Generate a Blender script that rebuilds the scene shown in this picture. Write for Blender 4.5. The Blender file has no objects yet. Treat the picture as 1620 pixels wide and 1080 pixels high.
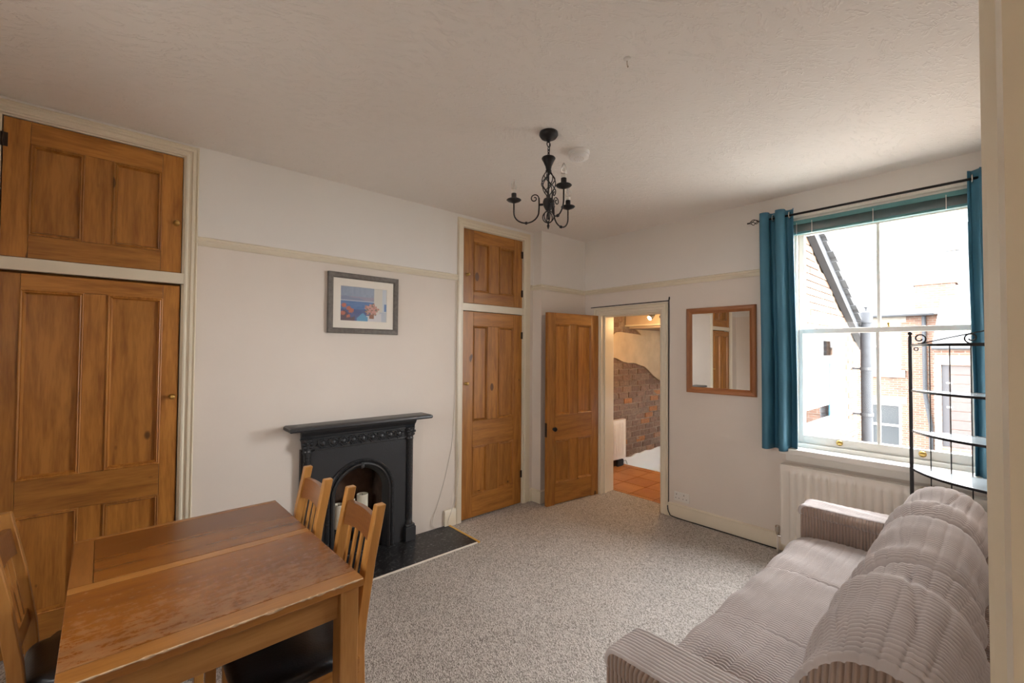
import bpy, bmesh, math, random
import numpy as np
from math import sin, cos, pi, radians, sqrt
from mathutils import Matrix, Vector

random.seed(7)
SC = bpy.context.scene
COL = SC.collection

# ------------------------------------------------------------------ camera
F_PX = 689.45
YAW, PITCH, ROLL = radians(48.45), radians(1.267), radians(-0.389)
EYE = Vector((0.0, 0.0, 1.55))
fwd = Vector((cos(PITCH) * cos(YAW), cos(PITCH) * sin(YAW), sin(PITCH)))
rgt0 = Vector((sin(YAW), -cos(YAW), 0))
dwn0 = -rgt0.cross(fwd)
rgt = cos(ROLL) * rgt0 + sin(ROLL) * dwn0
dwn = -sin(ROLL) * rgt0 + cos(ROLL) * dwn0
cam = bpy.data.cameras.new('camera')
cam.sensor_width = 36.0
cam.lens = F_PX / 1620.0 * 36.0
cam.clip_start = 0.02
cam.clip_end = 300
cam_o = bpy.data.objects.new('camera', cam)
COL.objects.link(cam_o)
cam_o.matrix_world = Matrix(((rgt.x, -dwn.x, -fwd.x, EYE.x), (rgt.y, -dwn.y, -fwd.y, EYE.y),
                             (rgt.z, -dwn.z, -fwd.z, EYE.z), (0, 0, 0, 1)))
SC.camera = cam_o

# ------------------------------------------------------------------ sky, lights, exposure
SKY = 34.0
w = bpy.data.worlds.new('overcast_sky')
SC.world = w
w.use_nodes = True
bg = w.node_tree.nodes['Background']
bg.inputs['Color'].default_value = (0.965, 0.985, 1.0, 1)
bg.inputs['Strength'].default_value = SKY
SC.view_settings.view_transform = 'Standard'
SC.view_settings.look = 'None'
SC.view_settings.gamma = 1.0
SC.view_settings.use_curve_mapping = False
SC.view_settings.exposure = 0.0
SC.cycles.max_bounces = 14
SC.cycles.diffuse_bounces = 10
SC.cycles.transparent_max_bounces = 16

def light(name, kind, loc, energy, color, size=0.1, rot=(0, 0, 0), size_y=None):
    l = bpy.data.lights.new(name, kind)
    l.energy = energy
    l.color = color
    if kind == 'AREA':
        l.size = size
        if size_y:
            l.shape = 'RECTANGLE'
            l.size_y = size_y
    else:
        l.shadow_soft_size = size
    o = bpy.data.objects.new(name, l)
    COL.objects.link(o)
    o.location = loc
    o.rotation_euler = rot
    return o

# a portal only guides the sampling of the sky through the window opening
pw = light('window_portal', 'AREA', (4.16, 0.59, 1.70), 1, (1, 1, 1), 1.06, (0, radians(90), 0), 1.78)
pw.data.size, pw.data.size_y = 1.78, 1.08
pw.data.cycles.is_portal = True
# the same for the added fill-light window in the wall behind the photographer
pr = light('rear_fill_portal', 'AREA', (-1.12, 1.75, 1.75), 1, (1, 1, 1), .72, (0, radians(-90), 0), .46)
pr.data.cycles.is_portal = True

# added fill light in the lobby behind the photographer, shining in through the open doorway
light('lobby_fill_light', 'POINT', (1.05, -1.25, 2.45), 15, (1.0, .90, .78), .12)

# ------------------------------------------------------------------ mesh helpers
def tag(o, label=None, cat=None, group=None, kind=None):
    if label: o['label'] = label
    if cat: o['category'] = cat
    if group: o['group'] = group
    if kind: o['kind'] = kind
    return o

def thing(name, label, cat, loc=(0, 0, 0), rz=0.0, group=None):
    o = bpy.data.objects.new(name, None)
    o.empty_display_size = 0.05
    COL.objects.link(o)
    o.location = loc
    o.rotation_euler = (0, 0, rz)
    return tag(o, label, cat, group)

def link(name, me, mat, parent=None, smooth=False):
    o = bpy.data.objects.new(name, me)
    COL.objects.link(o)
    if mat is not None and not me.materials:
        me.materials.append(mat)
    if smooth:
        me.polygons.foreach_set('use_smooth', [True] * len(me.polygons))
    if parent is not None:
        o.parent = parent
    return o

class MB:
    """collects vertices and faces of one part"""
    def __init__(s):
        s.v = []; s.f = []
    def add(s, v, f):
        n = len(s.v)
        s.v += [tuple(p) for p in v]
        s.f += [tuple(i + n for i in q) for q in f]
        return s
    def box(s, lo, hi, bev=0.0):
        (x0, y0, z0), (x1, y1, z1) = lo, hi
        if x0 > x1: x0, x1 = x1, x0
        if y0 > y1: y0, y1 = y1, y0
        if z0 > z1: z0, z1 = z1, z0
        b = min(bev, (x1 - x0) * .45, (y1 - y0) * .45, (z1 - z0) * .45)
        if b <= 0:
            v = [(x0, y0, z0), (x1, y0, z0), (x1, y1, z0), (x0, y1, z0), (x0, y0, z1), (x1, y0, z1), (x1, y1, z1), (x0, y1, z1)]
            f = [(0, 3, 2, 1), (4, 5, 6, 7), (0, 1, 5, 4), (1, 2, 6, 5), (2, 3, 7, 6), (3, 0, 4, 7)]
            return s.add(v, f)
        bm = bmesh.new()
        bmesh.ops.create_cube(bm, size=1.0)
        for p in bm.verts:
            p.co = Vector(((x0 + x1) / 2 + p.co.x * (x1 - x0), (y0 + y1) / 2 + p.co.y * (y1 - y0), (z0 + z1) / 2 + p.co.z * (z1 - z0)))
        bmesh.ops.bevel(bm, geom=bm.edges[:], offset=b, segments=2, affect='EDGES', profile=0.6)
        bm.verts.ensure_lookup_table()
        v = [tuple(p.co) for p in bm.verts]
        f = [tuple(q.index for q in fc.verts) for fc in bm.faces]
        bm.free()
        return s.add(v, f)
    def tube(s, pts, r, n=8, closed=False, caps=True):
        P = [Vector(p) for p in pts]
        m = len(P)
        rs = r if isinstance(r, (list, tuple)) else [r] * m
        T = []
        for i in range(m):
            a = P[(i - 1) % m] if (closed or i > 0) else P[i]
            b = P[(i + 1) % m] if (closed or i < m - 1) else P[i]
            d = b - a
            T.append(d.normalized() if d.length > 1e-9 else Vector((0, 0, 1)))
        ref = Vector((0, 0, 1)) if abs(T[0].z) < .9 else Vector((1, 0, 0))
        u = T[0].cross(ref).normalized()
        v = []
        for i in range(m):
            u = (u - T[i] * u.dot(T[i]))
            u = u.normalized() if u.length > 1e-6 else T[i].orthogonal().normalized()
            k = T[i].cross(u)
            for j in range(n):
                a = 2 * pi * j / n
                v.append(P[i] + (u * cos(a) + k * sin(a)) * rs[i])
        f = []
        for i in range(m if closed else m - 1):
            i2 = (i + 1) % m
            for j in range(n):
                j2 = (j + 1) % n
                f.append((i * n + j, i * n + j2, i2 * n + j2, i2 * n + j))
        if caps and not closed:
            f.append(tuple(reversed(range(n))))
            f.append(tuple((m - 1) * n + j for j in range(n)))
        return s.add(v, f)
    def lathe(s, prof, c=(0, 0, 0), n=20, axis='z', caps=True):
        v = []
        for r, h in prof:
            for j in range(n):
                a = 2 * pi * j / n
                if axis == 'z': p = (c[0] + r * cos(a), c[1] + r * sin(a), c[2] + h)
                elif axis == 'y': p = (c[0] + r * cos(a), c[1] + h, c[2] + r * sin(a))
                else: p = (c[0] + h, c[1] + r * cos(a), c[2] + r * sin(a))
                v.append(p)
        f = []
        m = len(prof)
        for i in range(m - 1):
            for j in range(n):
                j2 = (j + 1) % n
                f.append((i * n + j, i * n + j2, (i + 1) * n + j2, (i + 1) * n + j))
        if caps:
            f.append(tuple(reversed(range(n))))
            f.append(tuple((m - 1) * n + j for j in range(n)))
        return s.add(v, f)
    def sweep(s, path, prof, plane, closed=False, caps=True):
        """profile (offset to the left of travel, height) mitred along a 2-D path; plane(a, b, h) -> xyz"""
        m = len(path); k = len(prof)
        v = []
        for i in range(m):
            p = Vector(path[i])
            d0 = (p - Vector(path[i - 1])) if (closed or i > 0) else (Vector(path[i + 1]) - p)
            d1 = (Vector(path[(i + 1) % m]) - p) if (closed or i < m - 1) else d0
            d0.normalize(); d1.normalize()
            n0 = Vector((-d0.y, d0.x)); n1 = Vector((-d1.y, d1.x))
            mt = n0 + n1
            mt = mt / max(1e-6, mt.dot(n0)) if mt.length > 1e-6 else n0
            for o, h in prof:
                q = p + mt * o
                v.append(plane(q.x, q.y, h))
        f = []
        for i in range(m if closed else m - 1):
            i2 = (i + 1) % m
            for j in range(k):
                j2 = (j + 1) % k
                f.append((i * k + j, i2 * k + j, i2 * k + j2, i * k + j2))
        if caps and not closed:
            f.append(tuple(range(k)))
            f.append(tuple((m - 1) * k + j for j in reversed(range(k))))
        return s.add(v, f)
    def prism(s, poly, plane, h0, h1):
        n = len(poly)
        v = [plane(a, b, h0) for a, b in poly] + [plane(a, b, h1) for a, b in poly]
        f = [tuple(reversed(range(n))), tuple(range(n, 2 * n))]
        for i in range(n):
            j = (i + 1) % n
            f.append((i, j, n + j, n + i))
        return s.add(v, f)
    def mesh(s, name):
        me = bpy.data.meshes.new(name)
        me.from_pydata(s.v, [], s.f)
        bm = bmesh.new(); bm.from_mesh(me)
        bmesh.ops.recalc_face_normals(bm, faces=bm.faces[:])
        bm.to_mesh(me); bm.free()
        return me
    def build(s, name, mat, parent=None, smooth=False, auto=None):
        me = s.mesh(name)
        o = link(name, me, mat, parent, smooth)
        if auto:
            me.polygons.foreach_set('use_smooth', [True] * len(me.polygons))
            bm = bmesh.new(); bm.from_mesh(me)
            for e in bm.edges:
                if len(e.link_faces) == 2 and e.calc_face_angle(0) > radians(auto):
                    e.smooth = False
            bm.to_mesh(me); bm.free()
        return o

def bx(name, lo, hi, mat, parent=None, bev=0.0):
    return MB().box(lo, hi, bev).build(name, mat, parent)

def struct(o, label=None, cat=None):
    o['kind'] = 'structure'
    return tag(o, label, cat)

def copy_tree(o, parent=None):
    c = o.copy()
    COL.objects.link(c)
    c.parent = parent
    for ch in list(o.children):
        copy_tree(ch, c)
    return c

def XZ(y, s=-1):
    return lambda a, b, h: (a, y + s * h, b)      # wall facing -y
def YZ(x, s=-1):
    return lambda a, b, h: (x + s * h, a, b)      # wall facing -x

# ------------------------------------------------------------------ material helpers
def newmat(name):
    m = bpy.data.materials.new(name)
    m.use_nodes = True
    nt = m.node_tree
    return m, nt, nt.nodes['Principled BSDF']

def nd(nt, typ, props=None, **ins):
    n = nt.nodes.new(typ)
    for k, v in (props or {}).items():
        setattr(n, k, v)
    for k, v in ins.items():
        key = k.replace('_', ' ')
        sock = n.inputs[key] if key in n.inputs else n.inputs[int(k[1:])]
        if isinstance(v, bpy.types.NodeSocket):
            nt.links.new(v, sock)
        else:
            sock.default_value = v
    return n

def ramp(nt, fac, stops, interp='LINEAR'):
    r = nt.nodes.new('ShaderNodeValToRGB')
    r.color_ramp.interpolation = interp
    el = r.color_ramp.elements
    while len(el) < len(stops):
        el.new(0.5)
    for e, (p, c) in zip(el, stops):
        e.position = p
        e.color = (*c, 1) if len(c) == 3 else c
    nt.links.new(fac, r.inputs['Fac'])
    return r.outputs['Color']

def mixc(nt, fac, a, b, mode='MIX'):
    n = nt.nodes.new('ShaderNodeMix')
    n.data_type = 'RGBA'
    n.blend_type = mode
    for sock, v in ((n.inputs[0], fac), (n.inputs[6], a), (n.inputs[7], b)):
        if isinstance(v, bpy.types.NodeSocket): nt.links.new(v, sock)
        elif isinstance(v, (int, float)): sock.default_value = v
        else: sock.default_value = (*v, 1) if len(v) == 3 else v
    return n.outputs[2]

def math_(nt, op, a, b=None, c=None):
    n = nt.nodes.new('ShaderNodeMath')
    n.operation = op
    for i, v in enumerate((a, b, c)):
        if v is None: continue
        if isinstance(v, bpy.types.NodeSocket): nt.links.new(v, n.inputs[i])
        else: n.inputs[i].default_value = v
    return n.outputs[0]

def objco(nt, scale=(1, 1, 1), rand=0.0, rot=(0, 0, 0)):
    tc = nd(nt, 'ShaderNodeTexCoord')
    v = tc.outputs['Object']
    if rand:
        oi = nd(nt, 'ShaderNodeObjectInfo')
        off = nd(nt, 'ShaderNodeVectorMath', {'operation': 'SCALE'}, i0=(rand, rand * .73, rand * 1.31), Scale=oi.outputs['Random'])
        add = nd(nt, 'ShaderNodeVectorMath', {'operation': 'ADD'}, i0=v, i1=off.outputs[0])
        v = add.outputs[0]
    mp = nd(nt, 'ShaderNodeMapping', None, Vector=v, Scale=scale, Rotation=rot)
    return mp.outputs[0]

def bump(nt, bsdf, height, strength=0.3, dist=0.01):
    b = nd(nt, 'ShaderNodeBump', None, Height=height, Strength=strength, Distance=dist)
    nt.links.new(b.outputs[0], bsdf.inputs['Normal'])

def plain(name, col, rough=0.5, metal=0.0, noise=0.0, nscale=8.0, bstr=0.0, bscale=60.0, coat=0.0, bdist=0.003):
    m, nt, b = newmat(name)
    b.inputs['Base Color'].default_value = (*col, 1)
    b.inputs['Roughness'].default_value = rough
    b.inputs['Metallic'].default_value = metal
    b.inputs['Coat Weight'].default_value = coat
    co = objco(nt)
    if noise:
        n = nd(nt, 'ShaderNodeTexNoise', None, Vector=co, Scale=nscale, Detail=5.0)
        c = ramp(nt, n.outputs[0], [(0.3, tuple(x * (1 - noise) for x in col)), (0.7, tuple(min(1, x * (1 + noise)) for x in col))])
        nt.links.new(c, b.inputs['Base Color'])
    if bstr:
        n2 = nd(nt, 'ShaderNodeTexNoise', None, Vector=co, Scale=bscale, Detail=4.0)
        bump(nt, b, n2.outputs[0], bstr, bdist)
    return m

def wood(name, light_c, dark_c, axis='z', rough=0.42, knots=True, coat=0.15, ring=26.0, wear=None, contrast=1.0, kscale=8.0):
    """boards: grain runs along `axis` of the object"""
    m, nt, b = newmat(name)
    st = {'x': (0.10, 1, 1), 'y': (1, 0.10, 1), 'z': (1, 1, 0.10)}[axis]
    co = objco(nt, st, rand=9.0)
    n0 = nd(nt, 'ShaderNodeTexNoise', None, Vector=co, Scale=5.0, Detail=2.0)
    wob = nd(nt, 'ShaderNodeVectorMath', {'operation': 'MULTIPLY_ADD'}, i0=n0.outputs['Color'], i1=(0.12, 0.12, 0.12), i2=co)
    wv = nd(nt, 'ShaderNodeTexNoise', None, Vector=wob.outputs[0], Scale=ring, Detail=3.0, Roughness=0.55)
    fine = nd(nt, 'ShaderNodeTexNoise', None, Vector=co, Scale=130.0, Detail=3.0)
    f = math_(nt, 'MULTIPLY_ADD', fine.outputs[0], 0.35, math_(nt, 'MULTIPLY', wv.outputs[0], 0.8))
    mid = tuple((a + c) / 2 for a, c in zip(light_c, dark_c))
    c = ramp(nt, f, [(0.36, dark_c), (0.52, mid), (0.68, light_c)])
    # board to board tone
    oi = nd(nt, 'ShaderNodeObjectInfo')
    tone = math_(nt, 'MULTIPLY_ADD', oi.outputs['Random'], 0.26 * contrast, 1 - 0.13 * contrast)
    tn = nd(nt, 'ShaderNodeVectorMath', {'operation': 'SCALE'}, i0=c, Scale=tone)
    c = tn.outputs[0]
    big = nd(nt, 'ShaderNodeTexNoise', None, Vector=co, Scale=2.2, Detail=1.0)
    c = mixc(nt, 0.5, c, mixc(nt, big.outputs[0], tuple(x * .55 for x in light_c), tuple(min(1, x * 1.35) for x in light_c)), 'OVERLAY') if False else c
    if knots:
        ks = {'x': (0.55, 1, 1), 'y': (1, 0.55, 1), 'z': (1, 1, 0.55)}[axis]
        kc = objco(nt, ks, rand=9.0)
        vo = nd(nt, 'ShaderNodeTexVoronoi', None, Vector=kc, Scale=kscale)
        sel = nd(nt, 'ShaderNodeSeparateColor', None, Color=vo.outputs['Color'])
        rad = math_(nt, 'MULTIPLY', math_(nt, 'POWER', sel.outputs[0], 4.0), 0.26)
        near = math_(nt, 'SUBTRACT', rad, vo.outputs['Distance'])
        km = math_(nt, 'MULTIPLY', math_(nt, 'MAXIMUM', near, 0.0), 22.0)
        km = math_(nt, 'MINIMUM', km, 0.85)
        c = mixc(nt, km, c, tuple(x * .28 for x in dark_c))
    if wear:
        wn = nd(nt, 'ShaderNodeTexNoise', None, Vector=objco(nt, (7, 16, 5)), Scale=2.4, Detail=9.0, Roughness=0.78)
        sp = nd(nt, 'ShaderNodeSeparateXYZ', None, Vector=objco(nt))
        edge = math_(nt, 'MULTIPLY_ADD', sp.outputs[1], -0.42, -0.02)
        wm = ramp(nt, math_(nt, 'ADD', wn.outputs[0], edge), [(0.60, (0, 0, 0)), (0.78, (1, 1, 1))])
        c = mixc(nt, math_(nt, 'MULTIPLY', wm, 0.38), c, wear)
        nt.links.new(math_(nt, 'MULTIPLY_ADD', wm, 0.25, rough), b.inputs['Roughness'])
    else:
        b.inputs['Roughness'].default_value = rough
    nt.links.new(c, b.inputs['Base Color'])
    b.inputs['Coat Weight'].default_value = coat
    b.inputs['Coat Roughness'].default_value = 0.25
    bump(nt, b, f, 0.06, 0.002)
    return m

def brickmat(name, plane='yz', c1=(.42, .17, .09), c2=(.30, .11, .06), mort=(.45, .40, .34), scale=1.0, rough=.9):
    """far brickwork, too small to tell brick from brick"""
    m, nt, b = newmat(name)
    sp = nd(nt, 'ShaderNodeSeparateXYZ', None, Vector=objco(nt))
    i = {'yz': (1, 2), 'xz': (0, 2)}[plane]
    cb = nd(nt, 'ShaderNodeCombineXYZ', None, X=sp.outputs[i[0]], Y=sp.outputs[i[1]])
    br = nd(nt, 'ShaderNodeTexBrick', None, Vector=cb.outputs[0], Color1=(*c1, 1), Color2=(*c2, 1), Mortar=(*mort, 1),
            Scale=1.0, Mortar_Size=0.008, Brick_Width=0.225, Row_Height=0.075, Bias=0.0)
    n = nd(nt, 'ShaderNodeTexNoise', None, Vector=objco(nt), Scale=2.5, Detail=5.0)
    c = mixc(nt, 0.55, br.outputs['Color'], ramp(nt, n.outputs[0], [(.3, (.35, .35, .35)), (.7, (.72, .72, .72))]), 'OVERLAY')
    nt.links.new(c, b.inputs['Base Color'])
    b.inputs['Roughness'].default_value = rough
    return m

def glassmat(name, tint=(1, 1, 1), ior=1.45, rough=0.0):
    m = bpy.data.materials.new(name)
    m.use_nodes = True
    nt = m.node_tree
    nt.nodes.clear()
    out = nd(nt, 'ShaderNodeOutputMaterial')
    tr = nd(nt, 'ShaderNodeBsdfTransparent', None, Color=(*tint, 1))
    gl = nd(nt, 'ShaderNodeBsdfGlossy', None, Color=(1, 1, 1, 1), Roughness=rough)
    lw = nd(nt, 'ShaderNodeLayerWeight', None, Blend=.5)
    f0 = ((ior - 1) / (ior + 1)) ** 2
    fr_ = math_(nt, 'MULTIPLY_ADD', math_(nt, 'POWER', lw.outputs['Facing'], 5.0), 1 - f0, f0)
    mx = nd(nt, 'ShaderNodeMixShader')
    nt.links.new(fr_, mx.inputs[0])
    nt.links.new(tr.outputs[0], mx.inputs[1])
    nt.links.new(gl.outputs[0], mx.inputs[2])
    nt.links.new(mx.outputs[0], out.inputs[0])
    return m

# ------------------------------------------------------------------ materials
M = {}
# wall paint: pinkish cream below the picture rail, paler above it
m, nt, b = newmat('wall_paint')
co = objco(nt)
sp = nd(nt, 'ShaderNodeSeparateXYZ', None, Vector=co)
up = math_(nt, 'GREATER_THAN', sp.outputs[2], 2.215)
n = nd(nt, 'ShaderNodeTexNoise', None, Vector=co, Scale=1.6, Detail=5.0)
lowc = ramp(nt, n.outputs[0], [(.3, (.755, .685, .615)), (.7, (.80, .73, .66))])
upc = ramp(nt, n.outputs[0], [(.3, (.81, .785, .75)), (.7, (.84, .815, .78))])
nt.links.new(mixc(nt, up, lowc, upc), b.inputs['Base Color'])
b.inputs['Roughness'].default_value = .75
n2 = nd(nt, 'ShaderNodeTexNoise', None, Vector=co, Scale=22.0, Detail=6.0)
bump(nt, b, n2.outputs[0], .12, .006)
M['wall'] = m
# stippled ceiling paper with short raised strokes
m, nt, b = newmat('ceiling_artex')
b.inputs['Base Color'].default_value = (.86, .825, .785, 1)
b.inputs['Roughness'].default_value = .8
co = objco(nt, (1, 1, 1), rot=(0, 0, radians(20)))
dn = nd(nt, 'ShaderNodeTexNoise', None, Vector=co, Scale=3.0, Detail=2.0)
wco = nd(nt, 'ShaderNodeVectorMath', {'operation': 'MULTIPLY_ADD'}, i0=dn.outputs['Color'], i1=(.25, .25, .25), i2=co)
mp = nd(nt, 'ShaderNodeMapping', None, Vector=wco.outputs[0], Scale=(12, 30, 12))
n = nd(nt, 'ShaderNodeTexNoise', None, Vector=mp.outputs[0], Scale=1.4, Detail=2.0, Roughness=.5)
ridge = ramp(nt, n.outputs[0], [(.52, (0, 0, 0)), (.60, (1, 1, 1)), (.66, (.2, .2, .2))])
n2 = nd(nt, 'ShaderNodeTexNoise', None, Vector=co, Scale=60.0, Detail=3.0)
h = math_(nt, 'MULTIPLY_ADD', n2.outputs[0], .35, ridge)
bump(nt, b, h, .42, .006)
M['ceiling'] = m
M['cream'] = plain('cream_gloss_paint', (.78, .71, .57), .35, noise=.04, nscale=3, bstr=.08, bscale=30)
M['white_paint'] = plain('white_gloss_paint', (.84, .82, .77), .3, noise=.03, nscale=4)
M['rad_white'] = plain('radiator_enamel', (.80, .75, .68), .32)
M['plastic'] = plain('white_plastic', (.80, .78, .74), .35)
M['alarm'] = plain('alarm_plastic', (.88, .87, .86), .4)
M['brass'] = plain('brass', (.62, .42, .14), .28, 1.0, noise=.15, nscale=30)
M['iron'] = plain('black_iron', (.022, .022, .024), .38, .35, bstr=.15, bscale=120)
M['black'] = plain('black_metal', (.012, .011, .012), .35, .3)
M['dark_steel'] = plain('dark_hinge_steel', (.05, .035, .025), .5, .6)
M['grate'] = plain('castiron_black', (.036, .037, .040), .34, .1, bstr=.2, bscale=90)
M['soot'] = plain('sooty_firebrick', (.10, .058, .038), .9, noise=.5, nscale=9, bstr=.6, bscale=25, bdist=.01)
M['wax'] = plain('ivory_wax', (.80, .74, .60), .5)
M['wick'] = plain('burnt_wick', (.02, .02, .02), .9)
M['leather'] = plain('black_leatherette', (.012, .012, .014), .33, bstr=.35, bscale=140, bdist=.002)
M['teal'] = plain('teal_cloth', (.05, .175, .26), .62, noise=.1, nscale=3, bstr=.2, bscale=300, bdist=.001)
M['blind'] = plain('teal_blind', (.10, .27, .28), .4)
M['mirror'] = plain('mirror_silver', (.90, .90, .88), .01, 1.0)
M['grey_frame'] = plain('grey_wash_wood', (.14, .122, .105), .5, noise=.25, nscale=40, bstr=.3, bscale=60)
M['mount'] = plain('cream_mount_card', (.83, .78, .70), .8)
M['cable_w'] = plain('white_flex', (.72, .67, .60), .5)
M['cable_b'] = plain('black_flex', (.015, .012, .012), .5)
M['chrome'] = plain('nickel', (.60, .55, .48), .25, 1.0)
M['glass'] = glassmat('window_glass', (1, 1, 1), 1.12)
M['shelf_glass'] = glassmat('shelf_glass', (.80, .88, .92), 2.2)
M['bulb_glass'] = glassmat('bulb_glass', (.97, .97, .97), 1.5)
m, nt, b = newmat('frosted_bulb')
b.inputs['Base Color'].default_value = (.85, .84, .82, 1); b.inputs['Roughness'].default_value = .2; b.inputs['Alpha'].default_value = .30
M['bulb_glass'] = m
m, nt, b = newmat('reflection_tinted_glass')  # clear shelves; their bluish reflection is put into the base colour
b.inputs['Base Color'].default_value = (.62, .70, .75, 1); b.inputs['Roughness'].default_value = .12; b.inputs['Alpha'].default_value = .62
M['shelf_glass'] = m
M['pic_glass'] = glassmat('picture_glass', (1, 1, 1), 1.25)
M['ornament_wood'] = None
PL, PD = (.45, .19, .034), (.25, .088, .0135)
M['pine_v'] = wood('pine_upright', PL, PD, 'z')
M['pine_h'] = wood('pine_crosswise', PL, PD, 'x')
ML, MD = (.40, .16, .055), (.28, .095, .028)
M['mirror_pine_v'] = wood('red_pine_upright', ML, MD, 'z', .4)
M['mirror_pine_h'] = wood('red_pine_crosswise', ML, MD, 'y', .4)
BL, BD = (.52, .25, .062), (.38, .16, .036)
M['chair_z'] = wood('beech_upright', BL, BD, 'z', .36, False, .3)
M['chair_x'] = wood('beech_fore_aft', BL, BD, 'x', .36, False, .3)
M['chair_y'] = wood('beech_across', BL, BD, 'y', .36, False, .3)
M['chair_rail'] = wood('shaded_beech_rail', (.25, .095, .028), (.17, .06, .018), 'y', .3, False, .4)  # the rail's shade is put into a darker wood colour
TL_, TD_ = (.26, .088, .014), (.14, .040, .006)
M['table_top'] = wood('table_veneer', TL_, TD_, 'x', .26, False, .35, ring=11, wear=(.50, .33, .18))
M['table_strip'] = wood('table_lipping', (.37, .158, .036), (.26, .098, .02), 'x', .28, False, .3)
M['table_strip_y'] = wood('table_end_band', (.36, .145, .034), (.24, .085, .018), 'y', .28, False, .3)
M['table_apron'] = wood('table_apron', (.44, .22, .065), (.33, .145, .038), 'x', .38, False, .2)
M['table_leg'] = wood('table_leg', (.44, .22, .065), (.33, .145, .038), 'z', .38, False, .2)
M['chips'] = plain('bare_wood_chips', (.58, .42, .27), .8, noise=.3, nscale=60)
# carpet
m, nt, b = newmat('loop_carpet')
co = objco(nt, rot=(0, 0, radians(32)))
mp = nd(nt, 'ShaderNodeMapping', None, Vector=co, Scale=(1, .45, 1))
v = nd(nt, 'ShaderNodeTexVoronoi', None, Vector=mp.outputs[0], Scale=250.0)
n = nd(nt, 'ShaderNodeTexNoise', None, Vector=co, Scale=2.0, Detail=3.0)
hi = nd(nt, 'ShaderNodeSeparateColor', None, Color=v.outputs['Color'])
c = ramp(nt, hi.outputs[0], [(0, (.15, .13, .11)), (.45, (.43, .395, .36)), (1, (.68, .645, .61))])
c = mixc(nt, .18, c, ramp(nt, n.outputs[0], [(.35, (.33, .29, .255)), (.65, (.52, .47, .43))]))
nt.links.new(c, b.inputs['Base Color'])
b.inputs['Roughness'].default_value = .95
bump(nt, b, v.outputs['Distance'], .6, .004)
M['carpet'] = m
# hearth granite
m, nt, b = newmat('black_granite')
v = nd(nt, 'ShaderNodeTexVoronoi', None, Vector=objco(nt), Scale=140.0)
n = nd(nt, 'ShaderNodeTexNoise', None, Vector=objco(nt), Scale=55.0, Detail=8.0, Roughness=.7)
c = ramp(nt, n.outputs[0], [(.4, (.006, .006, .007)), (.56, (.022, .022, .024)), (.68, (.24, .24, .25))])
nt.links.new(c, b.inputs['Base Color'])
b.inputs['Roughness'].default_value = .34
M['granite'] = m
M['edging'] = plain('pine_edging', (.72, .43, .10), .5)
# corduroy
m, nt, b = newmat('chunky_corduroy')
n = nd(nt, 'ShaderNodeTexNoise', None, Vector=objco(nt), Scale=7.0, Detail=4.0)
nt.links.new(ramp(nt, n.outputs[0], [(.3, (.45, .405, .39)), (.7, (.54, .49, .475))]), b.inputs['Base Color'])
b.inputs['Roughness'].default_value = .9
b.inputs['Sheen Weight'].default_value = .35
b.inputs['Sheen Roughness'].default_value = .4
M['cord'] = m
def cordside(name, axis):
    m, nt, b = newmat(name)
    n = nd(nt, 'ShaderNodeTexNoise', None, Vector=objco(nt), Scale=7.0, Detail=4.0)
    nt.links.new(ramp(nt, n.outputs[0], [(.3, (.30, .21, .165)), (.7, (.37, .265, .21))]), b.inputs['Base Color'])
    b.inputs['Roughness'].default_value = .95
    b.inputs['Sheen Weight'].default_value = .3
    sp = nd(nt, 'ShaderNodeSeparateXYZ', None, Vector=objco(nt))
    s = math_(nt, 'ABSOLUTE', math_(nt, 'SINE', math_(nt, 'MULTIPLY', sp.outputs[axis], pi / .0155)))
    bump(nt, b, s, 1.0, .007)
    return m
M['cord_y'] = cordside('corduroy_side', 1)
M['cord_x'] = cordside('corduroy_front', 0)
# exterior
M['far_brick'] = brickmat('far_brickwork', 'yz', (.105, .052, .033), (.075, .036, .023), (.11, .10, .085))
M['far_brick_x'] = brickmat('far_brickwork_side', 'xz', (.105, .052, .033), (.075, .036, .023), (.11, .10, .085))
m, nt, b = newmat('roof_slate')
sp = nd(nt, 'ShaderNodeSeparateXYZ', None, Vector=objco(nt))
cb = nd(nt, 'ShaderNodeCombineXYZ', None, X=sp.outputs[1], Y=sp.outputs[2])
br = nd(nt, 'ShaderNodeTexBrick', None, Vector=cb.outputs[0], Color1=(.060, .063, .068, 1), Color2=(.048, .050, .055, 1), Mortar=(.025, .025, .028, 1),
        Scale=1.0, Mortar_Size=.008, Brick_Width=.30, Row_Height=.17)
nt.links.new(br.outputs['Color'], b.inputs['Base Color'])
b.inputs['Roughness'].default_value = .55
M['slate'] = m
M['ext_white'] = plain('exterior_white_paint', (.42, .41, .39), .5)
M['ext_stone'] = plain('pale_stone', (.15, .135, .115), .85, noise=.12, nscale=6)
M['ext_glass'] = plain('far_window_glass', (.02, .024, .028), .08)
M['lead'] = plain('grey_galvanised', (.017, .019, .023), .75, 0, noise=.2, nscale=14)
M['gutter'] = plain('grey_gutter', (.022, .024, .028), .5)
M['gate_board'] = plain('dark_stained_board', (.03, .022, .02), .6, noise=.25, nscale=20)
M['gate_dark'] = plain('dark_gate_paint', (.012, .011, .014), .5)
M['ground'] = plain('yard_concrete', (.22, .21, .19), .9, noise=.15, nscale=1.5)
M['render_pale'] = plain('pale_render', (.16, .145, .125), .9, noise=.1, nscale=3)
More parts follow.
